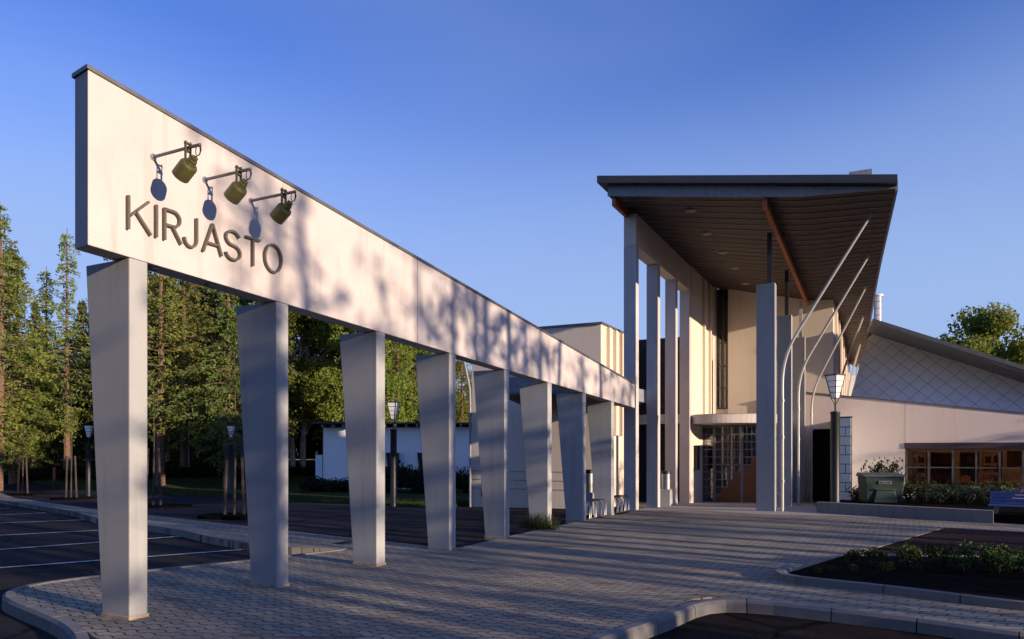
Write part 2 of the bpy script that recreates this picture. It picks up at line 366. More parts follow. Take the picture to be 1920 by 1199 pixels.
sheet('entrance_slab', px([(1195, 958), (1300, 958), (1440, 966), (1560, 968), (1655, 972), (1640, 967), (1540, 962), (1531, 958), (1528, 943), (1300, 938), (1240, 940)]), .006, M['slab'])
sheet('brown_road', [(-3.0, 4.9), (-1.5, 2.0), (30, -6), (30, 5.2), (9.5, 4.9)] + [(p.x, p.y) for p in reversed(kerbR)], DR - .004, M['brown_asphalt'])
sheet('side_road', px([(1770, 990), (1920, 998), (2300, 1030)]) + px([(2300, 1066), (1920, 1046), (1590, 1043)]), -.008, M['red_asphalt'], .1)
bedpoly = px([(1464, 1083), (1590, 1043), (1920, 1046)]) + px([(2150, 1060)]) + [Vector((9.5, 5.6, 0))] + px([(1920, 1143), (1614, 1104), (1466, 1087)])
sheet('planting_bed_soil', bedpoly, .03, M['soil'], .1)
lawn_edge = px([(-300, 885), (0, 905), (277, 926), (462, 935.5), (580, 942), (724, 948), (798, 952), (880, 949)], DR)
sheet('lawn', lawn_edge + [Vector((-1.5, 46, 0)), Vector((3, 90, 0)), Vector((3, 300, 0)), Vector((-300, 300, 0)), Vector((-90, 60, 0))], DR + .05, M['grass'], .06)
sheet('right_lawn', [(20, 45), (200, 20), (300, 300), (4, 300), (4, 60)], DR + .05, M['grass'], .06)
sheet('sunlit_path', [(-90, 60.5), (-46, 58.8), (-22, 59.5), (-14, 61), (-14, 63), (-22, 61.6), (-46, 61.2), (-90, 63)], DR + .07, M['sandpath'])
# kerbs
def kerb(name, line, w=.125, top=.012, bot=-.16, seg=1.0, gap=.012, side=1):
    mb = MB(); pts = []
    for a, b in zip(line, line[1:]):
        a = Vector((a[0], a[1])); b = Vector((b[0], b[1])); n = max(1, int((b-a).length / .25))
        pts += [a.lerp(b, i/n) for i in range(n)]
    pts.append(Vector((line[-1][0], line[-1][1])))
    for _ in range(3): pts = [pts[0]] + [(pts[i-1] + pts[i]*2 + pts[i+1]) / 4 for i in range(1, len(pts)-1)] + [pts[-1]]
    off = []
    for i, p in enumerate(pts):
        t_ = (pts[min(i+1, len(pts)-1)] - pts[max(0, i-1)]).normalized(); off.append(Vector((t_.y, -t_.x)) * side)
    acc = 0
    for i in range(len(pts)-1):
        a, b = pts[i], pts[i+1]; l = (b-a).length; g = 0
        if acc + l > seg: g = gap; acc = 0
        acc += l
        b2 = b - (b-a).normalized()*g if l > g*2 else b
        za, zb = gz(a.y), gz(b2.y)
        na, nb = off[i], off[i+1]
        P = []
        for (q, n, z) in ((a, na, za), (b2, nb, zb)):
            P.append([(q.x, q.y, z+bot), (q.x+n.x*w*1.08, q.y+n.y*w*1.08, z+bot), (q.x+n.x*w, q.y+n.y*w, z+top-.03), (q.x+n.x*(w-.03), q.y+n.y*(w-.03), z+top), (q.x, q.y, z+top)])
        n0 = len(mb.v); mb.v += P[0] + P[1]
        for k in range(5):
            k2 = (k+1) % 5; mb.f.append((n0+k, n0+k2, n0+5+k2, n0+5+k))
        mb.f.append((n0+4, n0+3, n0+2, n0+1, n0)); mb.f.append((n0+5, n0+6, n0+7, n0+8, n0+9))
    return tag(mb.build(name, M['concrete']), kind='structure')
kerb('kerb', kerbR, side=1)
kerb('kerb', kerbL, side=1)
kerb('kerb', kerbS, side=1)
kerb('kerb', px([(1470, 1071), (1440, 1084), (1450, 1092), (1614, 1108), (1798, 1131), (1920, 1148)]) + [Vector((9.4, 5.6, 0))], w=.13, top=.09, bot=-.02, side=-1)
kerb('kerb', px([(1920, 1048), (1590, 1044)]), w=.1, top=.05, bot=-.02, side=-1)
# parking bay markings
mk = MB()
for (a, b) in (((-120, 1074), (470, 1029.5)), ((-60, 1035), (352, 1005)), ((-60, 1007), (188, 994.5)), ((-60, 983.5), (159, 975)), ((-40, 967.5), (86, 962)), ((-40, 957), (18, 953))):
    p, q = G(*a, DR), G(*b, DR); d = (q-p).normalized(); n = Vector((-d.y, d.x, 0))*.05; z = Vector((0,0,.002))
    m_ = p.lerp(q, .5)
    for (s_, e_) in ((p, m_), (m_, q)): mk.quad(s_-n+z, e_-n+z, e_+n+z, s_+n+z)
tag(mk.build('parking_bay_markings', M['line']), kind='structure')

# ------------------------------------------------------------------ colonnade
D1 = Vector((.4673, .8841, 0)); N1 = Vector((.8841, -.4673, 0)); X01 = -7.57     # along the beam; out of its lit face
Z = Vector((0,0,1))
def W1(pxx, inset=0.0):            # point on the beam's long face for a picture column
    Y = F * 7.57 / (1700 - pxx); return Vector((X01 + .5286*Y, Y, 0))
def wz(pxx, py): return EYE + (HY - py) / F * W1(pxx).y
A = W1(165); B = W1(1190)
zb = lambda Y: lerp(3.558, 2.85, (Y - A.y) / (B.y - A.y)); zt = lambda Y: lerp(5.18, 3.49, (Y - A.y) / (B.y - A.y))
col = thing('entrance_colonnade', A, 'long cream tapering beam on tapered concrete columns leading to the library entrance', 'colonnade')
jn = W1(783)
for (p, q) in ((A, jn - D1*.006), (jn + D1*.006, B)):
    mb = MB(); back = -N1 * .27
    bp_ = -Vector((.80, -.60, 0))*.275 if p is A else back  # near end face skewed away from the sun to darken it
    mb.hexa([p+Z*zb(p.y), q+Z*zb(q.y), q+back+Z*zb(q.y), p+bp_+Z*zb(p.y), p+Z*zt(p.y), q+Z*zt(q.y), q+back+Z*zt(q.y), p+bp_+Z*zt(p.y)])
    mb.build('beam', M['plaster'], col, bevel=.008)
mb = MB(); o1 = N1*.018; o2 = -N1*.288; e = D1*.02
Ak = A - e - Vector((.80, -.60, 0))*.295
mb.hexa([A-e+o1+Z*(zt(A.y)+.001), B+o1+Z*(zt(B.y)+.001), B+o2+Z*(zt(B.y)+.001), Ak+Z*(zt(A.y)+.001), A-e+o1+Z*(zt(A.y)+.04), B+o1+Z*(zt(B.y)+.04), B+o2+Z*(zt(B.y)+.04), Ak+Z*(zt(A.y)+.04)])
mb.build('coping', M['coping'], col)
col_px = [243, 515.9, 700, 832, 937, 1019, 1086, 1140]
mb0 = None
for i in range(8):
    Y = (.6863 + .1601*i) * F * 7.57 / 1000; p = Vector((X01 + .5286*Y, Y, 0)); p -= N1*.003
    h = zb(Y) - .004; th = D1*.2; wb = -N1*.42; wt = -N1*.69
    z0 = Z*(gz(Y) - .05)
    mb = MB(); mb.hexa([p+z0, p+th+z0, p+th+wb+z0, p+wb+z0, p+Z*h, p+th+Z*zb(Y+.17), p+th+wt+Z*zb(Y+.17), p+wt+Z*h])
    mb.build('column', M['column'], col, bevel=.012)
    g_ = .012; q = p + N1*g_ - D1*g_; th2 = D1*(.2+2*g_); wb2 = -N1*(.42+2*g_); z1 = Z*(gz(Y)+.035)
    mb = MB(); mb.hexa([q+z0, q+th2+z0, q+th2+wb2+z0, q+wb2+z0, q+z1, q+th2+z1, q+th2+wb2+z1, q+wb2+z1]); mb.build('base_fillet', M['fillet'], col, bevel=.008)
for k in (.14, .27):
    p = A.lerp(B, k*.35) - N1*.13; mb = MB(); mb.lathe(p + Z*(zb(p.y)-.012), Z, [(0, .055), (.01, .065)], 14); mb.build('downlight', M['steel'], col)
# lettering
def lpos(x, y): return x, y
def ribbon(mb, pts, w=.023, d=.034, closed=False):
    """flat bar letter stroke on the beam face, pts in (u, z), standing 3 cm off"""
    n = len(pts); P = []
    for i, (u, z) in enumerate(pts):
        if closed: a = pts[(i-1) % n]; b = pts[(i+1) % n]
        else: a = pts[max(0, i-1)]; b = pts[min(n-1, i+1)]
        t_ = Vector((b[0]-a[0], b[1]-a[1])).normalized(); nn = Vector((-t_.y, t_.x)) * w/2
        P.append(((u+nn.x, z+nn.y), (u-nn.x, z-nn.y)))
    def w3(q, o): return A + D1*q[0] + Z*q[1] + N1*o
    m_ = n if closed else n-1
    for i in range(m_):
        a, b = P[i], P[(i+1) % n]; lo, hi = .012, .012 + d
        mb.hexa([w3(a[0], lo), w3(b[0], lo), w3(b[1], lo), w3(a[1], lo), w3(a[0], hi), w3(b[0], hi), w3(b[1], hi), w3(a[1], hi)])
def U(x): return (W1(x).y - A.y) / .8841
base_z, HL = 3.80, .325
def arc(cx, cy, rx, ry, a0, a1, n=10): return [(cx + rx*math.cos(R(lerp(a0, a1, i/n))), cy + ry*math.sin(R(lerp(a0, a1, i/n)))) for i in range(n+1)]
GL = {'K': [[(0,0),(0,1)], [(.9,1),(.08,.42)], [(.3,.60),(1,0)]], 'I': [[(0,0),(0,1)]],
      'R': [[(0,0),(0,1)], [(0,.97),(.5,.97)] + arc(.5,.73,.42,.24,90,-90,8) + [(0,.49)], [(.45,.49),(1,0)]],
      'J': [[(1,1),(1,.28)] + arc(.5,.28,.5,.26,0,-180,9)],
      'A': [[(0,0),(.5,1)], [(.5,1),(1,0)], [(.22,.33),(.82,.33)]],
      'S': [arc(.48,.75,.42,.24,15,270,10) + arc(.5,.26,.46,.25,90,-170,10)[1:]],
      'T': [[(0,.97),(1,.97)], [(.5,0),(.5,.97)]], 'O': [arc(.5,.5,.5,.5,0,342,19)]}
sign = thing('wall_lettering', A + D1*.5 + Z*3.8, 'dark bronze letters reading KIRJASTO standing off the cream beam below the spotlights', 'sign')
for ch, x0, x1, y0 in (('K',237,279,0), ('I',289.5,291,0), ('R',305,336,0), ('J',342,365,0), ('A',377,412,0), ('S',418,448,0), ('T',457,484,0), ('O',493,524,0)):
    mb = MB(); u0, u1 = U(x0), U(x1); zz = base_z - .012*(u0-U(237))
    for st in GL[ch]: ribbon(mb, [(lerp(u0, u1, a), zz + HL*b) for a, b in st], closed=(ch == 'O'))
    tag(mb.build('letter', M['letter'], sign), 'letter ' + ch)
# spotlights
def spot(px_, py_, label):
    r0 = W1(px_); z0 = wz(px_, py_); t_ = thing('wall_spotlight', r0 + Z*z0, label, 'spotlight', 'spotlights on the beam above the lettering')
    L = lambda n, u, z: r0 + N1*n + D1*u + Z*(z0 + z)
    mb = MB(); mb.lathe(L(.0, 0, 0), N1, [(0, .034), (.012, .034), (.013, .016), (.02, .016)], 12); mb.build('wall_plate', M['steel'], t_, True)
    mb = MB(); mb.tube([L(.01, 0, 0), L(.69, 0, -.005)], .016, 10); mb.build('arm', M['coping'], t_, True)
    mb = MB()
    for u in (-.028, .028): mb.obox(L(.50, u-.004, -.19), N1*.028, D1*.008, Z*.245)
    mb.obox(L(.495, -.034, .03), N1*.04, D1*.068, Z*.012); mb.obox(L(.49, -.02, -.045), N1*.05, D1*.04, Z*.02)
    mb.build('yoke', M['green_can'], t_)
    ax = (-N1*.80 - Z*.56).normalized(); o = L(.615, 0, -.115)
    mb = MB(); mb.lathe(o, ax, [(0, .022), (.0, .034), (.035, .034), (.037, .046), (.065, .046), (.067, .052), (.085, .055), (.087, .074), (.10, .083), (.112, .087), (.26, .087), (.262, .082), (.25, .078)], 26)
    ho = mb.build('lamp_housing', M['green_can'], t_, True)
    mb = MB(); mb.lathe(o, ax, [(.24, .076), (.248, .074)], 26); mb.build('lens', M['lantern'], ho, True)
    mb = MB(); ring = [L(.655 + .032*math.cos(a), .0, -.058 + .05*math.sin(a)) for a in [2*math.pi*k/16 for k in range(17)]]
    mb.tube(ring, .0045, 6); mb.tube([L(.69, 0, -.01), L(.70, 0, -.06), L(.68, 0, -.10), o], .005, 6); mb.build('cable', M['rubber'], t_, True)
spot(287, 295, 'olive spotlight on its arm above the letters K and I, nearest the beam end')
spot(383.7, 337.5, 'olive spotlight on its arm above the letters J and A, between the other two')
spot(470, 377, 'olive spotlight on its arm above the letter T, closest to the beam coping')

# ------------------------------------------------------------------ library hall
D2 = Vector((.4421, .8970, 0)); N2 = Vector((.8970, -.4421, 0)); K2 = .49286
SK = Vector((.80, -.60, 0))       # end-face direction, skewed off the sun so those faces stay shaded
def line2(x0, Y): return Vector((x0 + K2*Y, Y, 0))
def onl(x0, pxx): Y = F*(-x0)/(1650-pxx); return line2(x0, Y)
lib = thing('library_building', (8, 24, gz(24)), 'cream library hall with a tall slatted entrance canopy and tilted tube struts', 'library')
XL, XP, XS = -6.87, -2.85, -1.82
L0, M0, R0 = Vector((2.6, 20.19, 0)), Vector((6.22, 18.4, 0)), Vector((8.78, 17.1, 0))
ZR = [(17.1, 7.66), (24, 7.72), (28, 7.58), (32, 7.22), (36, 6.62), (42.5, 6.0)]
def cl(t_): p = L0 + D2*t_; p.z = 8.55; return p
def cm(t_): p = M0 + D2*t_; p.z = 7.93 - .027*t_; return p
def cr(t_): Y = 17.1 + .897*t_; return Vector((.35 - .053*(Y-17.1) + K2*Y, Y, interp(ZR, Y)))
def cn(t_): p = cm(t_).lerp(cr(t_), .3); p.z -= .05; return p
T0, T1, T2 = 0.0, 12.6, 27.0
def section(t_, left=True):
    return ([cl(t_)] if left else []) + [cm(t_), cn(t_), cr(t_)]
mb = MB(); st = [T0 + (T1-T0)*i/14 for i in range(15)]
def slab(mb, ts, left, th=.03):
    prev = None
    for t_ in ts:
        s_ = section(t_, left); top = [p + Z*th for p in s_]; k = len(s_); n = len(mb.v); mb.v += [tuple(p) for p in s_ + top]
        if prev is not None:
            for i in range(k-1): mb.f += [(prev+i, prev+i+1, n+i+1, n+i), (prev+k+i, n+k+i, n+k+i+1, prev+k+i+1)]
            mb.f += [(prev, n, n+k, prev+k), (prev+k-1, prev+2*k-1, n+2*k-1, n+k-1)]
        prev = n
slab(mb, st, True); slab(mb, [T1 + (T2-T1)*i/14 for i in range(15)], False)
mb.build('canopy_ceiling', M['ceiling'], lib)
mb = MB(); t_ = .35
while t_ < T2 - .1:
    s_ = section(t_, t_ < T1)
    for a, b in zip(s_, s_[1:]):
        n = D2*.018; mb.hexa([a-n-Z*.018, b-n-Z*.018, b+n-Z*.018, a+n-Z*.018, a-n+Z*.01, b-n+Z*.01, b+n+Z*.01, a+n+Z*.01])
    t_ += .52
tag(mb.build('ceiling_battens', M['batten'], lib))
# fascia along the front, cap above
def frontstrip(mb, d, back, zlo, zhi, extL=0, extR=0):
    pts = [cl(0), cm(0), cn(0), cr(0)]
    for i, (a, b) in enumerate(zip(pts, pts[1:])):
        lo = zlo[i], zlo[i+1]; hi = zhi[i], zhi[i+1]; a2 = Vector((a.x, a.y, 0)); b2 = Vector((b.x, b.y, 0)); f_ = -D2*d; g = D2*back
        if i == 0: a2 -= N2*extL
        if i == 2: b2 += N2*extR
        mb.hexa([a2+f_+Z*lo[0], b2+f_+Z*lo[1], b2+g+Z*lo[1], a2+g+Z*lo[0], a2+f_+Z*hi[0], b2+f_+Z*hi[1], b2+g+Z*hi[1], a2+g+Z*hi[0]])
mb = MB(); frontstrip(mb, .05, -.004, [8.53, 7.90, 7.78, 7.65], [8.845, 8.165, 8.02, 7.695]); mb.build('fascia', M['fascia'], lib)
mb = MB(); caps = []
for t_ in [T0-.28] + st[1:]:
    tt = max(t_, 0); s_ = section(tt); off = D2*(t_-tt)
    l, m_, r_ = s_[0]+off-N2*.22, s_[1]+off, s_[3]+off+N2*.04
    caps.append([Vector((l.x,l.y,8.85)), Vector((m_.x,m_.y,8.17 - .027*tt)), Vector((r_.x,r_.y,r_.z+.04))])
# keep the cap clear of the ceiling slab
for i, c_ in enumerate(caps):
    c_[2].z = max(c_[2].z, 0); n = len(mb.v); mb.v += [tuple(p) for p in c_] + [tuple(p + Z*(.18 if i else .19)) for p in c_]
    if i:
        q = n - 6
        for k in range(2): mb.f += [(q+k, q+k+1, n+k+1, n+k), (q+3+k, n+3+k, n+4+k, q+4+k)]
        mb.f += [(q, n, n+3, q+3), (q+2, q+5, n+5, n+2)]
    if i in (0, len(caps)-1): mb.f += [(n, n+1, n+4, n+3), (n+1, n+2, n+5, n+4)]
mb.build('roof', M['cap'], lib)
mb = MB(); prev = None
for t_ in [T2*i/20 for i in range(21)]:
    p = cr(t_); n = len(mb.v); o_ = N2*.004; w_ = N2*.05
    mb.v += [tuple(p+o_-Z*.05), tuple(p+o_+w_-Z*.05), tuple(p+o_+w_+Z*.20), tuple(p+o_+Z*.20)]
    if prev is not None: mb.f += [(prev+k, prev+(k+1) % 4, n+(k+1) % 4, n+k) for k in range(4)]
    else: mb.f.append((n, n+1, n+2, n+3))
    prev = n
mb.build('eave_trim', M['fascia'], lib)
# orange longitudinal beams
def lbeam(p, q, w, h, mat, name='ceiling_beam'):
    mb = MB(); n = N2*w/2; mb.hexa([p-n-Z*h, q-n-Z*h, q+n-Z*h, p+n-Z*h, p-n, q-n, q+n, p+n]); mb.build(name, mat, lib)
a = cm(.05) - Z*.04; b = cm(12.2) - Z*.04; lbeam(a, b, .11, .2, M['orange'])
a = cl(.05) + N2*.14 - Z*.07; b = cl(1.9) + N2*.14 - Z*.07; lbeam(a, b, .10, .2, M['orange'])
# tall columns + lintel + inner wall
tc = []
for x in (1192.5, 1233.6, 1267, 1293):
    p = onl(XL, x); tc.append(p); z0 = Z*(gz(p.y)-.05); h = Z*7.446
    mb = MB(); w = -SK*.39; d = D2*.27; mb.hexa([p+z0, p+d+z0, p+d+w+z0, p+w+z0, p+h, p+d+h, p+d+w+h, p+w+h]); mb.build('tall_column', M['plaster'], lib, bevel=.01)
p = tc[0] - D2*.0 - N2*.003; q = line2(XL, 27.15) - N2*.003; mb = MB(); w = -N2*.37
def ceil_at(pt):     # ceiling height along the column line
    return 8.42
pw_ = -SK*.385; mb.hexa([p+Z*7.45, q+Z*7.45, q+w+Z*7.45, p+pw_+Z*7.45, p+Z*8.35, q+Z*8.35, q+w+Z*8.35, p+pw_+Z*8.35]); mb.build('lintel', M['hall'], lib, bevel=.01)
Wd = Vector((8.41, 31.0, 0))
def Wp(s, off=0): return Wd + N2*s - D2*off       # back wall line
def Ws(pxx, off=0):                               # its parameter for a picture column
    k = (pxx-CX)/F; o = Wd - D2*off; return (k*o.y - o.x) / (N2.x - k*N2.y)
p = tc[3] + D2*.272 ; q = line2(XL, 31.6); mb = MB(); w = -N2*.3
mb.hexa([p+Z*-.4, q+Z*-.6, q+w+Z*-.6, p+w+Z*-.4, p+Z*8.38, q+Z*8.38, q+w+Z*8.38, p+w+Z*8.38]); mb.build('inner_wall', M['hall'], lib)
for Yp in (28.9, 29.9):     # slim pilasters on the inner wall
    p = line2(XL, Yp); mb = MB(); mb.obox(p+Z*3.0, D2*.16, N2*.10, Z*5.3); mb.build('pilaster', M['hall'], lib)
# back wall with a slit window
s0, s1, s2, s3 = Ws(1337), Ws(1342), Ws(1365), Ws(1562)
def wallpanel(mb, sa, sb, za, zb_, zta=None, ztb=None, off=0, th=.3):
    a = Wp(sa, off); b = Wp(sb, off); th = D2*th; zta = zb_ if zta is None else zta; ztb = zb_ if ztb is None else ztb
    mb.hexa([a+Z*za, b+Z*za, b+th+Z*za, a+th+Z*za, a+Z*zta, b+Z*ztb, b+th+Z*ztb, a+th+Z*zta])
mb = MB(); wallpanel(mb, s0-.3, s1, -.6, 8.45)
sm_ = Ws(1512); zm_ = lerp(8.35, 7.70, (sm_-s2)/(s3-s2)); wallpanel(mb, s2, sm_, -.6, 0, 8.35, zm_); wallpanel(mb, sm_, s3, 2.9, 0, zm_, 7.70)
wallpanel(mb, s1, s2, -.6, 3.38, off=-.12)
mb.build('back_wall', M['hall'], lib)
mb = MB(); wallpanel(mb, s1, s2, 3.38, 8.4, off=-.25, th=.04); mb.build('slit_window_backing', M['dark'], lib)
wf = MB()
for zz in (3.40, 4.25, 5.15, 6.1): wallpanel(wf, s1+.01, s2-.01, zz, zz+.06, off=-.14, th=.06)
for ss in (s1+.01, (s1+s2)/2, s2-.05): wallpanel(wf, ss, ss+.04, 3.46, 8.3, off=-.16, th=.05)
f_ = wf.build('slit_window', M['frame'], lib); g = MB(); wallpanel(g, s1+.01, s2-.01, 3.4, 8.3, off=-.195, th=.01); g.build('glass', M['glass'], f_)
# side wall (receding, sunlit)
p = Wp(s3) + D2*.301; q = line2(XS, 43); mb = MB(); w = -N2*.3
p = line2(XS, p.y); mb.hexa([p+Z*2.9, q+Z*2.9, q+w+Z*2.9, p+w+Z*2.9, p+Z*7.6, q+Z*6.9, q+w+Z*6.9, p+w+Z*7.6]); mb.build('side_wall', M['hall'], lib)
mb = MB(); mb.obox(line2(XS, 43.05)+Z*-.7, N2*5, D2*.3, Z*6.7); mb.build('rear_wall', M['shingle'], lib)
for k in range(7):
    p = line2(XS, 29.7 + k*1.9); mb = MB(); mb.obox(p+Z*2.5, D2*.5, N2*.12, Z*(4.75 - .07*k)); mb.build('pilaster', M['hall'], lib)
# pillars by the entrance with steel posts on top
for i, (x, ty) in enumerate(((1453, 530), (1484, 590), (1509, 632))):
    p = onl(XP, x + 0); zt_ = EYE + (HY - ty)/F*p.y
    w = -SK*(.51, .46, .46)[i]; d = D2*.34; z0 = Z*(gz(p.y)-.05); h = Z*zt_
    mb = MB(); mb.hexa([p+z0, p+d+z0, p+d+w+z0, p+w+z0, p+h, p+d+h, p+d+w+h-Z*.0, p+w+h-Z*.0]); pl = mb.build('pillar', M['column'], lib, bevel=.01)
    c_ = p + d*.5 - N2*.16; top = cm((c_-M0).dot(D2)).z - .24
    mb = MB(); mb.obox(c_ - N2*.055 - D2*.055 + Z*(zt_+.001), N2*.11, D2*.11, Z*(top - zt_ - .001)); mb.build('steel_post', M['darkmetal'] if i < 2 else M['tube'], lib)
# tube struts out to the eave
for (xb, Yb, yb, xt, yt, Yt) in ((1467, 20.35, 668, 1638, 398, 18.97), (1497, 24.2, 700, 1632, 477, 23.0), (1521.5, 28.4, 735, 1625, 538, 27.0), (1575, 32, 712, 1619, 595, 31.2), (1590, 36, 727, 1613, 647, 35.2), (1601, 40, 740, 1609, 683, 39.5)):
    b0 = at(xb, 900, Yb); bz = gz(Yb); kn = at(xb, yb, Yb); tp = at(xt, yt, Yt)
    b0.z = bz if Yb < 30 else 2.6
    path = [Vector((kn.x, kn.y, b0.z)), Vector((kn.x, kn.y, kn.z-.75))]
    a_ = Vector((kn.x, kn.y, kn.z-.75)); d_ = (tp-kn).normalized(); e_ = kn + d_*.75
    for k in range(1, 9):
        u = k/9; path.append(a_*(1-u)**2 + kn*2*u*(1-u) + e_*u*u)
    path += [e_, tp + Z*.05]
    mb = MB(); mb.tube(path, .040, 12); st_ = mb.build('eave_strut', M['tube'], lib, True)
    if Yb < 30:
        for zz in (.8, 2.0, 3.0): mb = MB(); mb.lathe((kn.x, kn.y, zz), Z, [(0, .058), (.05, .058)], 12); mb.build('collar', M['steel'], st_, True)
        for zz in (.5, 1.9): mb = MB(); mb.tube([(kn.x-.15, kn.y+.02, zz), (kn.x, kn.y, zz)], .012, 6); mb.build('bracket', M['steel'], st_)
# downlights
for x, y in ((1296, 394), (1327, 437), (1356, 473), (1379, 502), (1398, 531)):
    # solve on the left ceiling plane
    best = None
    for k in range(400):
        Y = 18 + k*.035; p = at(x, y, Y); t_ = (p - M0).dot(D2); s_ = (p - M0).dot(N2)
        zc = lerp(cm(t_).z, 8.55, min(1, max(0, -s_/4.04)))
        if best is None or abs(p.z - zc) < best[0]: best = (abs(p.z-zc), p)
    p = best[1]; mb = MB(); mb.lathe(p + Z*.02, -Z, [(0, .13), (.05, .15), (.07, .10), (.075, .02)], 18); d_ = mb.build('ceiling_downlight', M['fascia'], lib, True)
# roof vent and lantern
p = at(1592, 326, 22.5); mb = MB(); mb.obox(p - Z*.6, N2*.62, D2*.6, Z*.65); mb.build('roof_hatch', M['fascia'], lib)
p = at(1646, 600, 38); mb = MB(); mb.lathe(p - Z*.8, Z, [(0, .17), (1.98, .17), (1.99, .26), (2.06, .26), (2.10, .1)], 20); lo = mb.build('roof_lantern', M['lantern'], lib, True)
mb = MB()
for k in range(8):
    a_ = k*math.pi/4; mb.tube([p + Vector((.18*math.cos(a_), .18*math.sin(a_), -.7)), p + Vector((.18*math.cos(a_), .18*math.sin(a_), 1.17))], .012, 5)
for zz in (.2, .55, .9): mb.lathe(p + Z*zz, Z, [(0, .185), (.03, .185)], 20)
mb.build('glazing_bars', M['fascia'], lo)

# vestibule: curved door canopy, glazed front with stepped timber doors
VO = 2.35
va = Ws(1308, VO) + .03; vb = Ws(1462, VO)
pts = []; n_ = 18
A2 = line2(XL, 27.2) + N2*.004; B2 = Wp(vb+.15, 3.3)
for k in range(n_+1):
    u = k/n_; p = A2.lerp(B2, u) - D2*(.75*math.sin(math.pi*min(1, u*1.0))**.7 if 0 < u < 1 else 0); pts.append(p)
bk = [Wp(vb+.15, .004), line2(XL, 30.9) + N2*.004]
mb = MB(); mb.prism(pts + bk, 2.64, 2.95); mb.build('door_canopy', M['plaster'], lib, bevel=.01)
mb = MB(); mb.prism([p.lerp(Wp(1, 1.2), .04) for p in pts] + [b_.lerp(Wp(1, 1.2), .04) for b_ in bk], 2.952, 2.975); mb.build('canopy_flashing', M['coping'], lib)
def VP(s, off=0): return Wp(s, VO+off)
zg = gz(VP(va).y)
def vbox(mb, sa, sb, za, zb_, off=0, th=.06):
    a = VP(sa, off); b = VP(sb, off); t3 = D2*th; mb.hexa([a+Z*za, b+Z*za, b+t3+Z*za, a+t3+Z*za, a+Z*zb_, b+Z*zb_, b+t3+Z*zb_, a+t3+Z*zb_])
W_ = vb - va; H_ = 2.615 - zg; rows = 10; cell = (H_-.06)/rows
d0 = va; d1 = va + (1339-1308)/(1462-1308)*W_; d2 = va + (1392-1308)/(1462-1308)*W_; d3 = vb
def glazed(name, sa, sb, ncol, timber, parent, skip=None):
    fr = MB()
    vbox(fr, sa, sa+.05, zg, 2.615); vbox(fr, sb-.05, sb, zg, 2.615)
    for k in range(rows+1):
        z_ = zg + .0 + k*cell; lo, hi = sa+.05, sb-.05
        vbox(fr, lo, hi, z_, z_+.035, off=-.008, th=.04)
    for c_ in range(1, ncol):
        s_ = lerp(sa+.05, sb-.05, c_/ncol); vbox(fr, s_-.014, s_+.014, zg+.035, 2.615, off=-.012, th=.03)
    o = fr.build(name, M['doorframe'], parent)
    g_ = MB(); vbox(g_, sa+.05, sb-.05, zg+.03, 2.6, off=-.03, th=.008); g_.build('glass', M['glass'], o)
    if timber:
        tb = MB()
        for c_ in range(ncol):
            sA = lerp(sa+.05, sb-.05, c_/ncol); sB = lerp(sa+.05, sb-.05, (c_+1)/ncol); k = timber[c_]
            if k: vbox(tb, sA, sB, zg+.01, zg + k*cell, off=.006, th=.02)
        tb.build('timber_panel', M['parquet'], o)
    return o
glazed('sidelight', d0, d1-.005, 2, None, lib)
dl = glazed('door', d1, d2-.004, 4, (1, 2, 3, 4), lib); dr = glazed('door', d2, d3, 4, (5, 6, 6, 6), lib)
for (o_, s_) in ((dl, d2-.12), (dr, d2+.1)):
    mb = MB(); p = VP(s_, .05); mb.tube([p+D2*.04+Z*(zg+1.0), p+Z*(zg+1.0), p+Z*(zg+1.3), p+D2*.04+Z*(zg+1.3)], .012, 8); mb.build('handle', M['steel'], o_, True)
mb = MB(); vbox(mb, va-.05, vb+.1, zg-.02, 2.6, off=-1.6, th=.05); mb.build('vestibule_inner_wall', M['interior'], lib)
mb = MB(); a_ = VP(vb+.01); mb.obox(a_+Z*(zg-.2), N2*.12, D2*2.3, Z*2.8); mb.build('vestibule_side', M['column'], lib)
mb = MB(); p = line2(XL, 27.55) + N2*.004; mb.obox(p+Z*.95, N2*.12, D2*.45, Z*.9); mb.build('notice_box', M['dark'], lib)

# reading-room wing: pale pink wall with a sloping coping and the long window
zc = lambda s: lerp(3.87, 2.95, (s - Ws(1529)) / (Ws(1920) - Ws(1529)))
sP0, sD0, sD1, sw0, sw1, sE = s3 - .02, Ws(1518), Ws(1556), Ws(1697), Ws(1992), Ws(2250)
PO = .35
def P_(px_): return Ws(px_, PO)
def pw(mb, sa, sb, za, zb_=None, off=0, th=.3):
    t1 = zc(sa) if zb_ is None else zb_; t2 = zc(sb) if zb_ is None else zb_
    wallpanel(mb, sa, sb, za, 0, t1, t2, off=PO+off, th=th)
wing = thing('reading_room_wing', Wp(sw0), 'low pink rendered wing with a long window strip under a zinc shingled roof drum', 'building wing')
mb = MB(); q0, q1, q2, q3, q4, q5 = P_(1519), P_(1522), P_(1557), P_(1697), P_(2010), P_(2250)
pw(mb, q1, q2, 2.5); pw(mb, q2, q3-.006, -.7); pw(mb, q3+.006, q4, -.7, .30); pw(mb, q3+.006, q4, 1.95); pw(mb, q4, q5, -.7)
pw(mb, q0-.35, q1, -.7)
mb.build('wall', M['pink'], wing)
mb = MB(); pw(mb, q3-.01, q3+.01, -.6, off=-.02, th=.2); mb.build('joint', M['concrete'], wing)
mb = MB(); a_, b_ = q0-.5, q5
pa, pb = Wp(a_, PO+.04), Wp(b_, PO+.04); th = D2*.36
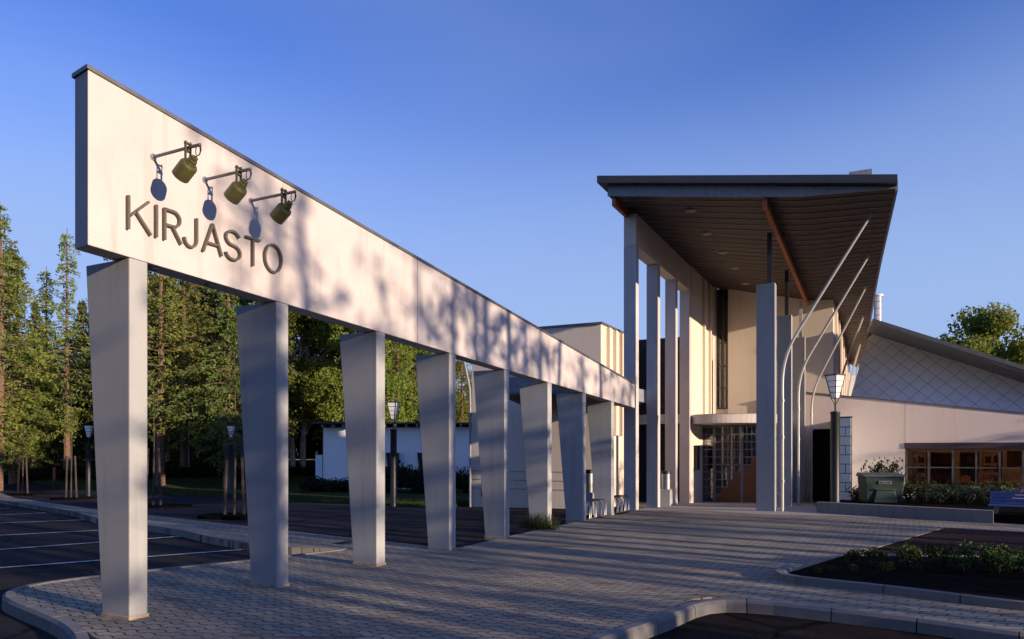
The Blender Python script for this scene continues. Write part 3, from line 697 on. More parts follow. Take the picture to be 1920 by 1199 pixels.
mb.hexa([pa+Z*(zc(a_)+.002), pb+Z*(zc(b_)+.002), pb+th+Z*(zc(b_)+.002), pa+th+Z*(zc(a_)+.002), pa+Z*(zc(a_)+.04), pb+Z*(zc(b_)+.04), pb+th+Z*(zc(b_)+.04), pa+th+Z*(zc(a_)+.04)]); mb.build('coping', M['coping'], wing)
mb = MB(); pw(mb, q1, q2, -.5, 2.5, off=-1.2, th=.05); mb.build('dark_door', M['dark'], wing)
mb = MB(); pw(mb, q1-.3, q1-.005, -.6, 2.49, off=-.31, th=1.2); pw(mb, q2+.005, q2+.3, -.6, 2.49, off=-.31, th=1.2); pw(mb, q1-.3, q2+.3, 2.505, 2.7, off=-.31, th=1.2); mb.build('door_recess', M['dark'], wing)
mb = MB()
for k in range(6): s_ = lerp(q1, q2, k/6); pw(mb, s_, s_+.03, -.4, 2.45, off=-1.14, th=.03)
mb.build('door_battens', M['dark'], wing)
# window
wz0, wz1 = .30, 1.93
mb = MB(); pw(mb, q3-.03, q4, 1.75, 1.945, off=.03, th=.15); mb.build('window_lintel', M['purple'], wing)
win = MB(); z0w, z1w = .42, 1.745
ds = (q4-q3)/7.0; 
xs_ = [q3 + .03, P_(1740), P_(1785), P_(1829), P_(1873), P_(1917), P_(1960), q4-.05]
for s_ in xs_: pw(win, s_, s_+.06, .31, 1.745, off=-.05, th=.08)
pw(win, q3+.09, q4-.05, 1.70, 1.745, off=-.055, th=.06); pw(win, q3+.09, q4-.05, .31, .42, off=-.045, th=.08)
zm = EYE - 30.5/F*27.6; pw(win, q3+.09, q4-.05, zm-.02, zm+.02, off=-.06, th=.05)
wo = win.build('window', M['frame'], wing)
mb = MB(); pw(mb, q3+.05, q4-.05, .42, 1.70, off=-.085, th=.008); mb.build('pane', M['glass'], wo)
mb = MB(); pw(mb, q3-.02, q4+.05, .20, .306, off=.05, th=.34); mb.build('sill', M['concrete'], wing)
# the room behind
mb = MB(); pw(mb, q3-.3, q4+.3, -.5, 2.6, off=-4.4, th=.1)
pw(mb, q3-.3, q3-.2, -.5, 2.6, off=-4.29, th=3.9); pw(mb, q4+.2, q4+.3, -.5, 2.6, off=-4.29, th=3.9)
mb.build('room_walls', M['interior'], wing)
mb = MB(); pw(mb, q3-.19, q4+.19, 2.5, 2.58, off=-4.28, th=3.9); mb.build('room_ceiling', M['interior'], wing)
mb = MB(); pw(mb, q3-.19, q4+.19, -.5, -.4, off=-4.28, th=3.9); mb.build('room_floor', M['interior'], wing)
for x in (1760, 1905):
    s_ = Ws(x, PO-3); mb = MB(); pw(mb, s_-.5, s_+.5, 2.42, 2.47, off=-3.2, th=.2); mb.build('ceiling_lamp', M['lamp_on'], wing)
rb_ = random.Random(31)
def bookcase(x0, x1, depth, full, label):
    sa, sb = Ws(x0, PO-depth), Ws(x1, PO-depth); q = Wp(sa, PO-depth); t_ = thing('bookcase', (q.x, q.y, -.38), label, 'bookcase', 'bookcases in the reading room')
    mb = MB()
    for s_ in (sa, sb-.03): wallpanel(mb, s_, s_+.03, -.38, 1.62, off=PO-depth, th=.3)
    mb.build('side_panel', M['shelfwood'], t_)
    for k in range(6):
        z_ = -.30 + k*.37; mb = MB(); wallpanel(mb, sa+.031, sb-.031, z_, z_+.025, off=PO-depth, th=.28); mb.build('shelf', M['shelfwood'], t_)
    if full: mb = MB(); wallpanel(mb, sa+.031, sb-.031, -.38, 1.60, off=PO-depth-.285, th=.01); mb.build('back_panel', M['shelfwood'], t_)
    for k in range(5):
        z_ = -.273 + k*.37; mb = MB(); s_ = sa+.05
        while s_ < sb-.08:
            w_ = rb_.uniform(.02,.06)
            if rb_.random() < .72: wallpanel(mb, s_, s_+w_, z_, z_+rb_.uniform(.18,.30), off=PO-depth-.04, th=.2)
            s_ += w_ + .004
        if mb.v: mb.build('row_of_books', M['bookred'], t_)
bookcase(1712, 1738, 1.6, False, 'dark bookcase behind the leftmost pane of the long window')
bookcase(1745, 1786, 1.9, True, 'bookcase behind the second pane of the long window')
bookcase(1800, 1836, 1.7, True, 'bookcase behind the third pane of the long window')
bookcase(1842, 1880, 2.6, False, 'bookcase behind the fourth pane of the long window')
mb = MB(); sa, sb = Ws(1888, PO-2.2), Ws(1960, PO-2.2); wallpanel(mb, sa, sb, -.38, 1.66, off=PO-2.2, th=.05); pt = mb.build('timber_partition', M['shelfwood'], wing)
# zinc shingled drum
SO = -.75
def SPt(s, z): return Wp(s, PO + SO) + Z*z + D2*(z-3)*.38
sx0b, sx0t, sx1 = Ws(1592, PO+SO), Ws(1628, PO+SO), Ws(2250, PO+SO)
zsb = lambda s: zc(s) - .25
def zst(s): return lerp(6.35, 4.15, (s - Ws(1633)) / (Ws(1920) - Ws(1633)))
bm = bmesh.new(); dsz = .60
for i in range(-2, 34):
    for j in range(-4, 16):
        cx_ = sx0b + i*dsz + (dsz/2 if j % 2 else 0); cz_ = 2.0 + j*dsz/2*.92
        h = dsz/2*.975; hz = h*.92
        a_, b_, c_, d_ = (cx_, cz_-hz), (cx_+h, cz_), (cx_, cz_+hz), (cx_-h, cz_)
        V = [bm.verts.new((a_[0], -.020, a_[1])), bm.verts.new((b_[0], -.006, b_[1])), bm.verts.new((c_[0], .005, c_[1])), bm.verts.new((d_[0], -.006, d_[1])), bm.verts.new((cx_, -.011 - random.Random(i*31+j).random()*.006, cz_))]
        for k in range(4): bm.faces.new((V[k], V[(k+1) % 4], V[4]))
def cut(bm, co, no):
    bmesh.ops.bisect_plane(bm, geom=bm.verts[:]+bm.edges[:]+bm.faces[:], plane_co=co, plane_no=no, clear_outer=True)
cut(bm, (sx0b, 0, zsb(sx0b)), (-(zsb(sx1)-zsb(sx0b))*-1, 0, -(sx1-sx0b)))
sA = Ws(1633); sB = Ws(1920); cut(bm, (sA, 0, zst(sA)), (-(zst(sB)-zst(sA)), 0, (sB-sA)))
cut(bm, (sx0b, 0, 3.6), (-(6.3-3.6), 0, (sx0t-sx0b)))
cut(bm, (sx1, 0, 0), (1, 0, 0))
for v in bm.verts:
    q = SPt(v.co.x, v.co.z) + D2*v.co.y; v.co = q - Wp(sw0)
me = bpy.data.meshes.new('zinc_shingles'); bmesh.ops.recalc_face_normals(bm, faces=bm.faces[:]); bm.to_mesh(me); bm.free(); me.materials.append(M['shingle'])
o = bpy.data.objects.new('zinc_shingles', me); C.objects.link(o); o.parent = wing
mb = MB(); c4 = [SPt(sx0b, zsb(sx0b)), SPt(sx1, zsb(sx1)), SPt(sx1, zst(sx1)), SPt(sx0t, zst(sx0t))]; bkk = D2*.06; b2 = D2*.3
mb.hexa([c4[0]+bkk, c4[1]+bkk, c4[1]+b2, c4[0]+b2, c4[3]+bkk, c4[2]+bkk, c4[2]+b2, c4[3]+b2]); mb.build('drum_wall', M['seam'], wing)
e0, e1 = Ws(1636, PO+.9), Ws(1990, PO+.9)
def zee(s): return lerp(EYE + (HY-600)/F*29.4 - .45, EYE + (HY-690)/F*26.7 - .15, (s - e0) / (Ws(1920, PO+.9) - e0))
i0 = SPt(sx0t-.05, zst(sx0t)+.02); i1 = SPt(sx1, zst(sx1)+.02); sO1 = Ws(2250, PO+.9)
o0 = Wp(e0, PO+.35); o0.z = EYE + (HY-604)/F*o0.y; oo = Wp(Ws(1920, PO+.35), PO+.35); oo.z = EYE + (HY-693)/F*oo.y
o1_ = o0 + (oo-o0)*(sO1-e0)/(Ws(1920, PO+.35)-Ws(1636, PO+.35))
th = Z*.10; mb = MB(); bk1, bk0 = i1 + D2*2.5, i0 + D2*2.5
mb.hexa([o0, o1_, i1, i0, o0+th, o1_+th, i1+th, i0+th]); mb.hexa([i0, i1, bk1, bk0, i0+th, i1+th, bk1+th+Z*.4, bk0+th+Z*.4]); mb.build('drum_roof', M['soffit'], wing)
mb = MB(); 
for k in range(130):
    u = k/130; p = o0.lerp(o1_, u); q = i0.lerp(i1, u); d_ = (o1_-o0)*(.003)
    mb.hexa([p-Z*.012, p+d_-Z*.012, q+d_-Z*.012, q-Z*.012, p+Z*.005, p+d_+Z*.005, q+d_+Z*.005, q+Z*.005])
mb.build('soffit_ribs', M['fascia'], wing)
mb = MB(); f_ = -D2*.03; mb.hexa([o0+f_-Z*.02, o1_+f_-Z*.02, o1_-Z*.02, o0-Z*.02, o0+f_+th+Z*.03, o1_+f_+th+Z*.03, o1_+th+Z*.03, o0+th+Z*.03]); mb.build('gutter', M['coping'], wing)

# glass block screen wall
pc = at(1573, 900, 24.6); pb_ = at(1556, 900, 28.9); pr = at(1596, 900, 24.35)
pc.z = pb_.z = pr.z = 0; gb = thing('glass_block_screen', pc, 'narrow screen wall of pale blue glass blocks behind the lamp post', 'screen wall')
def blockwall(p, q, h0, h1, nrow, ncol):
    d_ = (q-p); nrm = Vector((d_.y, -d_.x, 0)).normalized()
    mb = MB(); jt = MB(); inner = .0
    for r_ in range(nrow):
        z_a = lerp(h0, h1, r_/nrow); z_b = lerp(h0, h1, (r_+1)/nrow)
        nc = ncol*2 if r_ % 2 == 0 else ncol
        for c_ in range(nc):
            a_ = p.lerp(q, c_/nc); b_ = p.lerp(q, (c_+1)/nc); e_ = (b_-a_).normalized()*.012
            mb.hexa([a_+e_+Z*(z_a+.012), b_-e_+Z*(z_a+.012), b_-e_-nrm*.1+Z*(z_a+.012), a_+e_-nrm*.1+Z*(z_a+.012), a_+e_+Z*(z_b-.012), b_-e_+Z*(z_b-.012), b_-e_-nrm*.1+Z*(z_b-.012), a_+e_-nrm*.1+Z*(z_b-.012)])
    mb.build('blocks', M['blocks'], gb, bevel=.008)
    mb = MB(); i_ = -nrm*.012; o_ = -nrm*.09; mb.hexa([p+i_+Z*h0, q+i_+Z*h0, q+o_+Z*h0, p+o_+Z*h0, p+i_+Z*h1, q+i_+Z*h1, q+o_+Z*h1, p+o_+Z*h1]); mb.build('mortar', M['frame'], gb)
blockwall(pc + Vector((.02,-.005,0)), pr, -.3, 2.74, 10, 1); blockwall(pb_, pc, -.3, 2.74, 10, 6)
mb = MB(); mb.prism([pc + Vector((-.02,-.04,0)), pr + Vector((.03,-.04,0)), pr + Vector((.03,.12,0)), pc + Vector((.12,.12,0)), pb_ + Vector((.12,0,0)), pb_ + Vector((-.02,0,0))], 2.742, 2.78); mb.build('cap', M['coping'], gb)

# ------------------------------------------------------------------ left wing box + link roof + louvre wall
wb = thing('side_wing', (2.98, 25, gz(25)), 'cream rendered wing box behind the beam with fins shaped after the sun stripes on its side', 'building wing')
c0 = Vector((2.98, 25, 0)); ztop = 5.90
mb = MB(); mb.prism([c0, c0 - N2*4.95, c0 - N2*4.95 + D2*3.1, c0 + D2*3.1], -.8, ztop); mb.build('wall', M['hall'], wb, bevel=.01)
mb = MB(); mb.prism([c0 + N2*.06 - D2*.06, c0 - N2*5.01 - D2*.06, c0 - N2*5.01 + D2*3.16, c0 + N2*.06 + D2*3.16], ztop+.003, ztop+.07); mb.build('roof_edge', M['coping'], wb)
for k in range(4): mb = MB(); mb.obox(c0 + D2*(.55+k*.7) + N2*.003 + Z*2.2, D2*.24, N2*.12, Z*3.66); mb.build('sun_stripe_fin', M['hall'], wb)  # fins shaped after stripes of sun falling between the tall columns
for zz in (.30, .61, .92): mb = MB(); mb.obox(c0 - N2*4.93 - D2*.012 + Z*(zz), N2*4.92, D2*.02, Z*.018); mb.build('plinth_joint', M['concrete'], wb)
for k in (4.55, 2.7): mb = MB(); mb.obox(c0 - N2*k - D2*.03 + Z*.0, N2*.08, D2*.035, Z*.27); mb.build('vent_slot', M['dark'], wb)
mb = MB(); p = c0 - N2*4.85 - D2*.12; mb.tube([p+Z*5.5-N2*.5, p+Z*4.7-N2*.3, p+Z*3.9-N2*.12, p+Z*3.2-N2*.1, p+Z*-.5-N2*.1], .045, 8); mb.build('downpipe', M['fascia'], wb, True)
lk = thing('link_roof', (1, 19.5, gz(20)), 'flat slatted canopy roof behind the far columns leading to the wing', 'canopy')
a_ = Vector((-.35, 18.75, 0)); b_ = Vector((1.85, 17.9, 0)); c_ = W1(1178) - N1*.32; 
poly = [a_, b_, c_, c_ + D1*2.6, c0 + N2*.4 - D2*.07, c0 - N2*2.6 - D2*.07]
mb = MB(); mb.prism(poly, 3.12, 3.5); mb.build('slab', M['fascia'], lk)
mb = MB()
for k in range(22):
    u = k/22; p = a_.lerp(c0 - N2*2.4 - D2*.4, u); q = b_.lerp(c0 + N2*.3 - D2*.4, u); d_ = D1*.1
    mb.hexa([p+Z*3.06, q+Z*3.06, q+d_+Z*3.06, p+d_+Z*3.06, p+Z*3.118, q+Z*3.118, q+d_+Z*3.118, p+d_+Z*3.118])
mb.build('soffit_slats', M['soffit'], lk)
# dark recessed wall between the wing and the hall
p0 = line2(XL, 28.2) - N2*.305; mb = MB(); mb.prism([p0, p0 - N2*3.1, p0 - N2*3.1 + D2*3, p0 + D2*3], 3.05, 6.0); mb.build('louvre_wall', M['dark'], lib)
mb = MB()
for k in range(32): mb.obox(p0 - N2*3.1 - D2*.03 + Z*(3.12 + k*.09), N2*3.09, D2*.025, Z*.035)
mb.build('louvre', M['louvre'], lib)
mb = MB(); mb.obox(p0 - N2*3.1 - D2*.5 + Z*2.72, N2*3.09, D2*.8, Z*.32); mb.build('recess_slab', M['hall'], lib)
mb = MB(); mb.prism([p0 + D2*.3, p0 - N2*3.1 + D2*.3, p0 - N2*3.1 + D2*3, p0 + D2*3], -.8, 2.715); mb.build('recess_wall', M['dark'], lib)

# ------------------------------------------------------------------ street lamps
def make_lamp():
    t_ = thing('street_lamp', (0,0,0), 'x', 'street lamp', 'cone lantern street lamps')
    mb = MB(); mb.lathe((0,0,-.1), Z, [(0, .12), (.12, .12), (.13, .115), (2.72, .115), (2.74, .125), (2.8, .125), (2.81, .05)], 20); mb.build('post', M['darkmetal'], t_, True)
    zb_, zt_ = 3.06, 3.66; rb, rt = .10, .245
    mb = MB(); mb.tube([(0,0,2.7), (0,0,2.88)], .022, 8)
    cs = [(math.cos(R(a)), math.sin(R(a))) for a in (20, 110, 200, 290)]
    for (cx_, cy_) in cs:
        mb.tube([(0,0,2.86), (cx_*rb, cy_*rb, zb_), (cx_*rt, cy_*rt, zt_)], .011, 6)
    for k in range(5):
        z_ = lerp(zb_, zt_, k/4); r_ = lerp(rb, rt, k/4) + .002
        for (a, b) in zip(cs, cs[1:] + cs[:1]): mb.tube([(a[0]*r_, a[1]*r_, z_), (b[0]*r_, b[1]*r_, z_)], .007, 4)
    mb.build('lantern_frame', M['darkmetal'], t_)
    mb = MB(); r0, r1 = rb*.96, rt*.96
    mb.hexa([(c[0]*r0, c[1]*r0, zb_+.01) for c in cs] + [(c[0]*r1, c[1]*r1, zt_-.01) for c in cs]); mb.build('lantern_glass', M['lantern'], t_)
    mb = MB(); mb.hexa([(c[0]*(rt+.02), c[1]*(rt+.02), zt_) for c in cs] + [(c[0]*(rt+.02), c[1]*(rt+.02), zt_+.03) for c in cs]); mb.build('lid', M['darkmetal'], t_)
    return t_
lamp = make_lamp(); p = G(1566, 962); lamp.location = p; lamp.rotation_euler = (0,0,R(52)); lamp['label'] = 'black street lamp with a cone lantern in front of the glass block screen'
L_ = 'cone lantern street lamps'
p = G(738, 945); copy_tree(lamp, p, 'cone lantern lamp standing on the lawn in front of the white house', L_, R(10)).scale = (1,1,.985)
p = G(433, 929, DR); l3 = copy_tree(lamp, p, 'cone lantern lamp beyond the road seen beside the second column', L_, R(30))
p = G(166, 930, DR); l4 = copy_tree(lamp, p, 'cone lantern lamp at the left, partly behind the nearest column', L_, R(40))
# floodlight on a thin pole
p = G(354, 905, DR); fl = thing('floodlight_pole', p, 'thin grey pole with a box floodlight before the trees', 'floodlight')
zt_ = EYE + (HY-757)/F*p.y
mb = MB(); mb.tube([p, Vector((p.x, p.y, zt_))], [.05, .04], 8); mb.build('pole', M['fascia'], fl, True)
mb = MB(); mb.obox(Vector((p.x-.05, p.y-.2, zt_-.02)), Vector((.36, .1, .05)), Vector((-.1, .4, 0)), Vector((-.03, 0, .42))); mb.build('floodlight_head', M['fascia'], fl, bevel=.03)
p = G(102, 912, DR); rp = thing('marker_post', p, 'short red marker post in the grass at the left', 'post')
mb = MB(); mb.lathe(p, Z, [(0, .09), (1.15, .09), (1.2, .06)], 12); mb.build('post_body', M['redpost'], rp, True)
mb = MB(); mb.lathe(p, Z, [(-.05, .11), (.38, .11)], 12); mb.build('post_foot', M['dark'], rp, True)

# ------------------------------------------------------------------ low wall, bin, benches
lw = px([(1531, 962), (1647, 969), (1863, 982)]); d_ = (lw[2]-lw[1]).normalized(); far = lw[2] + d_*5
low = thing('low_planter_wall', lw[0], 'low grey concrete planter wall in front of the pink wing', 'wall')
mb = MB(); nn = [Vector((.45,.72,0))*.38, Vector((.45,.72,0))*.38, Vector((.45,.72,0))*.38]
for a_, b_ in ((lw[0], lw[1]), (lw[1] + (lw[1]-lw[0])*0, lw[2])):
    w = Vector((.13, .21, 0)); mb.hexa([a_-Z*.1, b_-Z*.1, b_+w-Z*.1, a_+w-Z*.1, Vector((a_.x,a_.y,.29)), Vector((b_.x,b_.y,.29)), Vector((b_.x,b_.y,.29))+w, Vector((a_.x,a_.y,.29))+w])
mb.build('wall_face', M['concrete'], low, bevel=.012)
sheet('planter_soil', [lw[0]+Vector((.2,.2,0)), lw[1]+Vector((.15,.22,0)), lw[2]+Vector((.15,.2,0)), far+Vector((.3,.3,0)), Wp(P_(2150), PO+.3), Wp(P_(1600), PO+.35)], .2, M['soil'], .2)
# wheeled bin
bp = at(1659, 946, 20.9); bp.z = gz(20.9) + .2 - .04
bn = thing('waste_bin', bp, 'dark green wheeled waste container with a pale label behind the low wall', 'waste bin')
ux = Vector((.985, -.17, 0)); uy = Vector((.17, .985, 0)); w2 = .53; dp = .75; zt_ = .98 - bp.z
def bb(x, y, z): return bp + ux*x + uy*y + Z*z
mb = MB(); mb.hexa([bb(-.48,.05,.06), bb(.48,.05,.06), bb(.48,dp-.05,.06), bb(-.48,dp-.05,.06), bb(-w2,0,zt_-.06), bb(w2,0,zt_-.06), bb(w2,dp,zt_-.06), bb(-w2,dp,zt_-.06)]); body = mb.build('body', M['binplastic'], bn, bevel=.03)
mb = MB(); mb.hexa([bb(-.30,-.05,.06), bb(.32,-.05,.06), bb(.32,.06,.06), bb(-.30,.06,.06), bb(-.22,-.012,.40), bb(.26,-.012,.40), bb(.26,.06,.40), bb(-.22,.06,.40)]); mb.build('front_recess', M['binplastic'], body, bevel=.015)
mb = MB(); mb.obox(bb(-.27,-.045,.42), ux*.56, uy*.05, Z*.03); mb.build('grip', M['binlid'], bn)
mb = MB(); mb.hexa([bb(-w2-.04,-.05,zt_-.058), bb(w2+.04,-.05,zt_-.058), bb(w2+.04,dp+.04,zt_-.058), bb(-w2-.04,dp+.04,zt_-.058), bb(-w2-.02,-.03,zt_), bb(w2+.02,-.03,zt_), bb(w2+.0,dp,zt_+.05), bb(-w2,dp,zt_+.05)]); mb.build('lid', M['binlid'], bn, bevel=.015)
mb = MB(); mb.obox(bb(-.16,-.022,.58), ux*.33, uy*.012 , Z*.085); sk = mb.build('label', M['sticker'], bn)
def txt(s, size, mat, parent, o, ax, ay, depth=.004, name='lettering'):
    cu = bpy.data.curves.new(name, 'FONT'); cu.body = s; cu.size = size; cu.extrude = depth; cu.align_x = 'CENTER'
    tmp = bpy.data.objects.new(name, cu); C.objects.link(tmp)
    dg = bpy.context.evaluated_depsgraph_get(); me = bpy.data.meshes.new_from_object(tmp.evaluated_get(dg)); bpy.data.objects.remove(tmp)
    az = ax.cross(ay); off = Vector((0,0,0)); p = parent
    while p is not None: off += p.location; p = p.parent
    for v in me.vertices: v.co = o + ax*v.co.x + ay*v.co.y + az*v.co.z - off
    me.materials.clear(); me.materials.append(mat); ob = bpy.data.objects.new(name, me); C.objects.link(ob); ob.parent = parent; return ob
txt('BIEKAAB', .072, M['ink'], sk, bb(.005,-.024,.598), ux, Z)
for sx_ in (-.42, .42):
    mb = MB(); c_ = bb(sx_, .1, .03); mb.lathe(c_ - ux*.02, ux, [(0,.07),(.04,.07)], 14); mb.build('wheel', M['rubber'], bn, True)
# blue slatted benches
def bench(base, ux, L, label, h=.62):
    uy = Vector((-ux.y, ux.x, 0)); t_ = thing('slatted_bench', base, label, 'bench', 'blue slatted benches'); B_ = lambda x, y, z: base + ux*x + uy*y + Z*z
    for k in range(4):
        mb = MB(); mb.obox(B_(0, .0+k*.105, .36), ux*L, uy*.09, Z*.035); mb.build('seat_slat', M['bluewood'], t_, bevel=.006)
    for k in range(4):
        mb = MB(); mb.hexa([B_(0,.44+k*.045,.40+k*.075), B_(L,.44+k*.045,.40+k*.075), B_(L,.47+k*.045,.40+k*.075), B_(0,.47+k*.045,.40+k*.075), B_(0,.475+k*.045,.465+k*.075), B_(L,.475+k*.045,.465+k*.075), B_(L,.505+k*.045,.465+k*.075), B_(0,.505+k*.045,.465+k*.075)]); mb.build('back_slat', M['bluewood'], t_, bevel=.006)
    for x in (.12, L-.18):
        mb = MB(); mb.obox(B_(x, .03, -.02), ux*.06, uy*.06, Z*.378); mb.obox(B_(x, .36, -.02), ux*.06, uy*.06, Z*.378); mb.build('leg', M['concrete'], t_)
        mb = MB(); mb.hexa([B_(x,.44,.2), B_(x+.06,.44,.2), B_(x+.06,.5,.2), B_(x,.5,.2), B_(x,.64,.72), B_(x+.06,.64,.72), B_(x+.06,.68,.72), B_(x,.68,.72)]); mb.build('back_support', M['darkmetal'], t_)
    return t_
b_ = G(1868, 980); bench(Vector((b_.x-.12, b_.y+.12, b_.z)), Vector((.80, -.60, 0)), 2.6, 'blue slatted bench at the right edge, beside the low planter wall')
b_ = G(1012, 951, DR); bench(b_, N2, 1.6, 'blue slatted bench against the wing wall, seen between the far columns')
# litter bins on block pedestals
def litter(p, label):
    t_ = thing('litter_bin', p, label, 'litter bin', 'round litter bins on block pedestals')
    mb = MB(); mb.obox(p - N2*.19 - D2*.16 - Z*.05, N2*.36, D2*.32, Z*.60); mb.build('pedestal', M['column'], t_, bevel=.01)
    mb = MB(); mb.lathe(p + Z*.552, Z, [(0, .15), (.5, .15)], 20); mb.build('bin_body', M['steel'], t_, True)
    mb = MB(); mb.lathe(p + Z*1.053, Z, [(0, .165), (.09, .165), (.10, .14)], 20); mb.build('bin_hood', M['darkmetal'], t_, True)
litter(G(1249, 949), 'steel litter bin on a block pedestal beside the tall columns')
litter(G(1104, 962), 'steel litter bin on a block pedestal behind the last tapered columns')
# bicycle racks
def rack(p, n, ln, label):
    t_ = thing('bicycle_rack', p, label, 'bicycle rack', 'hooped bicycle racks')
    mb = MB()
    for yy in (0, .5): mb.tube([p - N1*yy + Z*.03, p - N1*yy + D1*ln + Z*.03], .018, 8)
    mb.build('rail', M['steel'], t_, True)
    for k in range(n):
        o_ = p + D1*(ln*(k+.3)/n); top = Vector((0,0,.42)) + D1*.12
        for dx in (0, .09):
            q = o_ + D1*dx; mb = MB(); mb.tube([q + Z*.03, q + D1*.05 + Z*.3, q + top - N1*.08, q + top - N1*.4, q + D1*.05 - N1*.5 + Z*.3, q - N1*.5 + Z*.03], .013, 6); mb.build('hoop', M['steel'], t_, True)
Yc = lambda i: (.6863 + .1601*i) * F * 7.57 / 1000
def cp(i, t_=0): return Vector((X01 + .5286*Yc(i), Yc(i), 0)) + D1*t_
rack(cp(6, .35) - N1*.02, 4, 1.35, 'steel hoop bicycle rack between the last two tapered columns'); rack(cp(7, .35) - N1*.02, 4, 1.2, 'steel hoop bicycle rack between the last tapered column and the tall columns')

# ------------------------------------------------------------------ white house
hx0 = at(606, 846, 46).x; hx1 = at(905, 846, 44).x
hs_ = thing('white_house', ((hx0+hx1)/2, 46, gz(46)), 'low white rendered house with a dark eave behind the lawn', 'house')
mb = MB(); mb.prism([Vector((hx0,46,0)), Vector((hx1,44,0)), Vector((hx1,52,0)), Vector((hx0,52,0))], -1.0, 3.08); mb.build('wall', M['white_wall'], hs_)
mb = MB(); mb.prism([Vector((hx0-.55,45.3,0)), Vector((hx1+.5,43.3,0)), Vector((hx1+.5,52.5,0)), Vector((hx0-.55,52.5,0))], lambda p: 3.32-(p[0]-hx0)*.012, lambda p: 3.42-(p[0]-hx0)*.012); mb.build('roof', M['darkmetal'], hs_)
for k in range(16):
    x = lerp(hx0+.05, hx1, k/15); y = lerp(45.35, 43.35, k/15); mb = MB(); mb.obox((x, y, 3.10), (.09,0,0), (0,.7,0), (0,0,.15)); mb.build('rafter', M['fascia'], hs_)
mb = MB(); mb.obox((hx0+1.7, 45.6, -.6), (.08,0,0), (0,.1,0), (0,0,2.0)); mb.obox((hx0+4.4, 45.15, 1.3), (.7,-.1,0), (0,.1,0), (0,0,.08)); mb.build('door_frame', M['fascia'], hs_)
mb = MB(); mb.obox((hx0-.5, 46.1, -.7), (.42,0,0), (0,.8,0), (0,0,2.1)); mb.build('meter_cabinet', M['blocks'], hs_)
for (x0_, w_) in ((723, 1), (782, 1)):
    p = at(x0_, 846, 44.6); mb = MB(); mb.hexa([(p.x+.25, 44.7, -.5), (p.x+.7, 44.7, -.5), (p.x+.7, 45.0, -.5), (p.x+.25, 45.0, -.5), (p.x, 44.6, 1.55), (p.x+.75, 44.6, 1.55), (p.x+.75, 45.0, 1.55), (p.x, 45.0, 1.55)]); mb.build('buttress', M['dark'], hs_)

# ------------------------------------------------------------------ vegetation
def leafq(mb, p, size, rnd, asp=.45, flat=None):
    d = Vector((rnd.gauss(0,1), rnd.gauss(0,1), rnd.gauss(0,.7))).normalized() if flat is None else flat
    a = d.orthogonal().normalized(); a.rotate(Matrix.Rotation(rnd.random()*6.28, 3, d)); b = d.cross(a)
    l = size*rnd.uniform(.6, 1.2); n = len(mb.v)
    mb.v += [tuple(p - a*l*.5), tuple(p + b*l*asp*.5), tuple(p + a*l*.5), tuple(p - b*l*asp*.5)]; mb.f.append((n, n+1, n+2, n+3))
def conifer(name, seed, H, rad, sparse, mat, droop=.35, first=.16, label='x'):
    rnd = random.Random(seed); t_ = thing(name, (0,0,0), label, 'tree')
    tr = MB(); bend = Vector((rnd.uniform(-.3,.3), rnd.uniform(-.3,.3), 0))
    cen = lambda z: bend*math.sin(z/H*2.5) + Z*z
    tr.tube([cen(H*k/10) - Z*(.3 if k == 0 else 0) for k in range(11)], [lerp(.24, .02, (k/10)**.8)*H/18 for k in range(11)], 8)
    cr_ = MB(); z = H*first
    while z < H*.985:
        u = (z/H - first)/(1-first); r = rad*(1-u)**.75*(.75 + .35*math.sin(u*9+seed)) * min(1, .45 + u*4) + .12
        nb = rnd.randint(4, 6) if not sparse else rnd.randint(3, 5); a0 = rnd.random()*6.28
        for k in range(nb):
            if rnd.random() < (.14 if sparse else .08): continue
            a = a0 + 6.283*k/nb + rnd.uniform(-.4,.4); L = r*rnd.uniform(.55, 1.2); dirv = Vector((math.cos(a), math.sin(a), 0))
            pts_ = []; rise = rnd.uniform(-.02,.22)
            for q in range(5):
                s_ = q/4; pts_.append(cen(z) + dirv*L*s_ + Z*(rise*L*s_ - droop*L*s_*s_ + .12*L*max(0, s_-.7)))
            tr.tube(pts_, [.035*(1-q/5)*H/18*(.5+L/3) for q in range(5)], 4, False)
            side = Vector((-dirv.y, dirv.x, 0)); nl = int((42 if not sparse else 30)*L) + 8
            for _ in range(nl):
                s_ = rnd.uniform(.12, 1.04)**.8; q0 = min(3, int(s_*4)); c_ = pts_[q0].lerp(pts_[q0+1], min(1, s_*4-q0))
                wdt = (.34*L*(1.15-s_)+.08); c_ = c_ + side*rnd.gauss(0, wdt*.6) + Z*(rnd.gauss(0,.09) - rnd.random()*.20*(1 if not sparse else 1.2))
                leafq(cr_, c_, .30 if not sparse else .25, rnd, .36)
        z += rnd.uniform(.28, .5) * (1 if not sparse else 1.1) * (H/18)
    tr.build('trunk', M['bark'], t_, True, fix=False); cr_.build('crown', M[mat], t_, fix=False); return t_
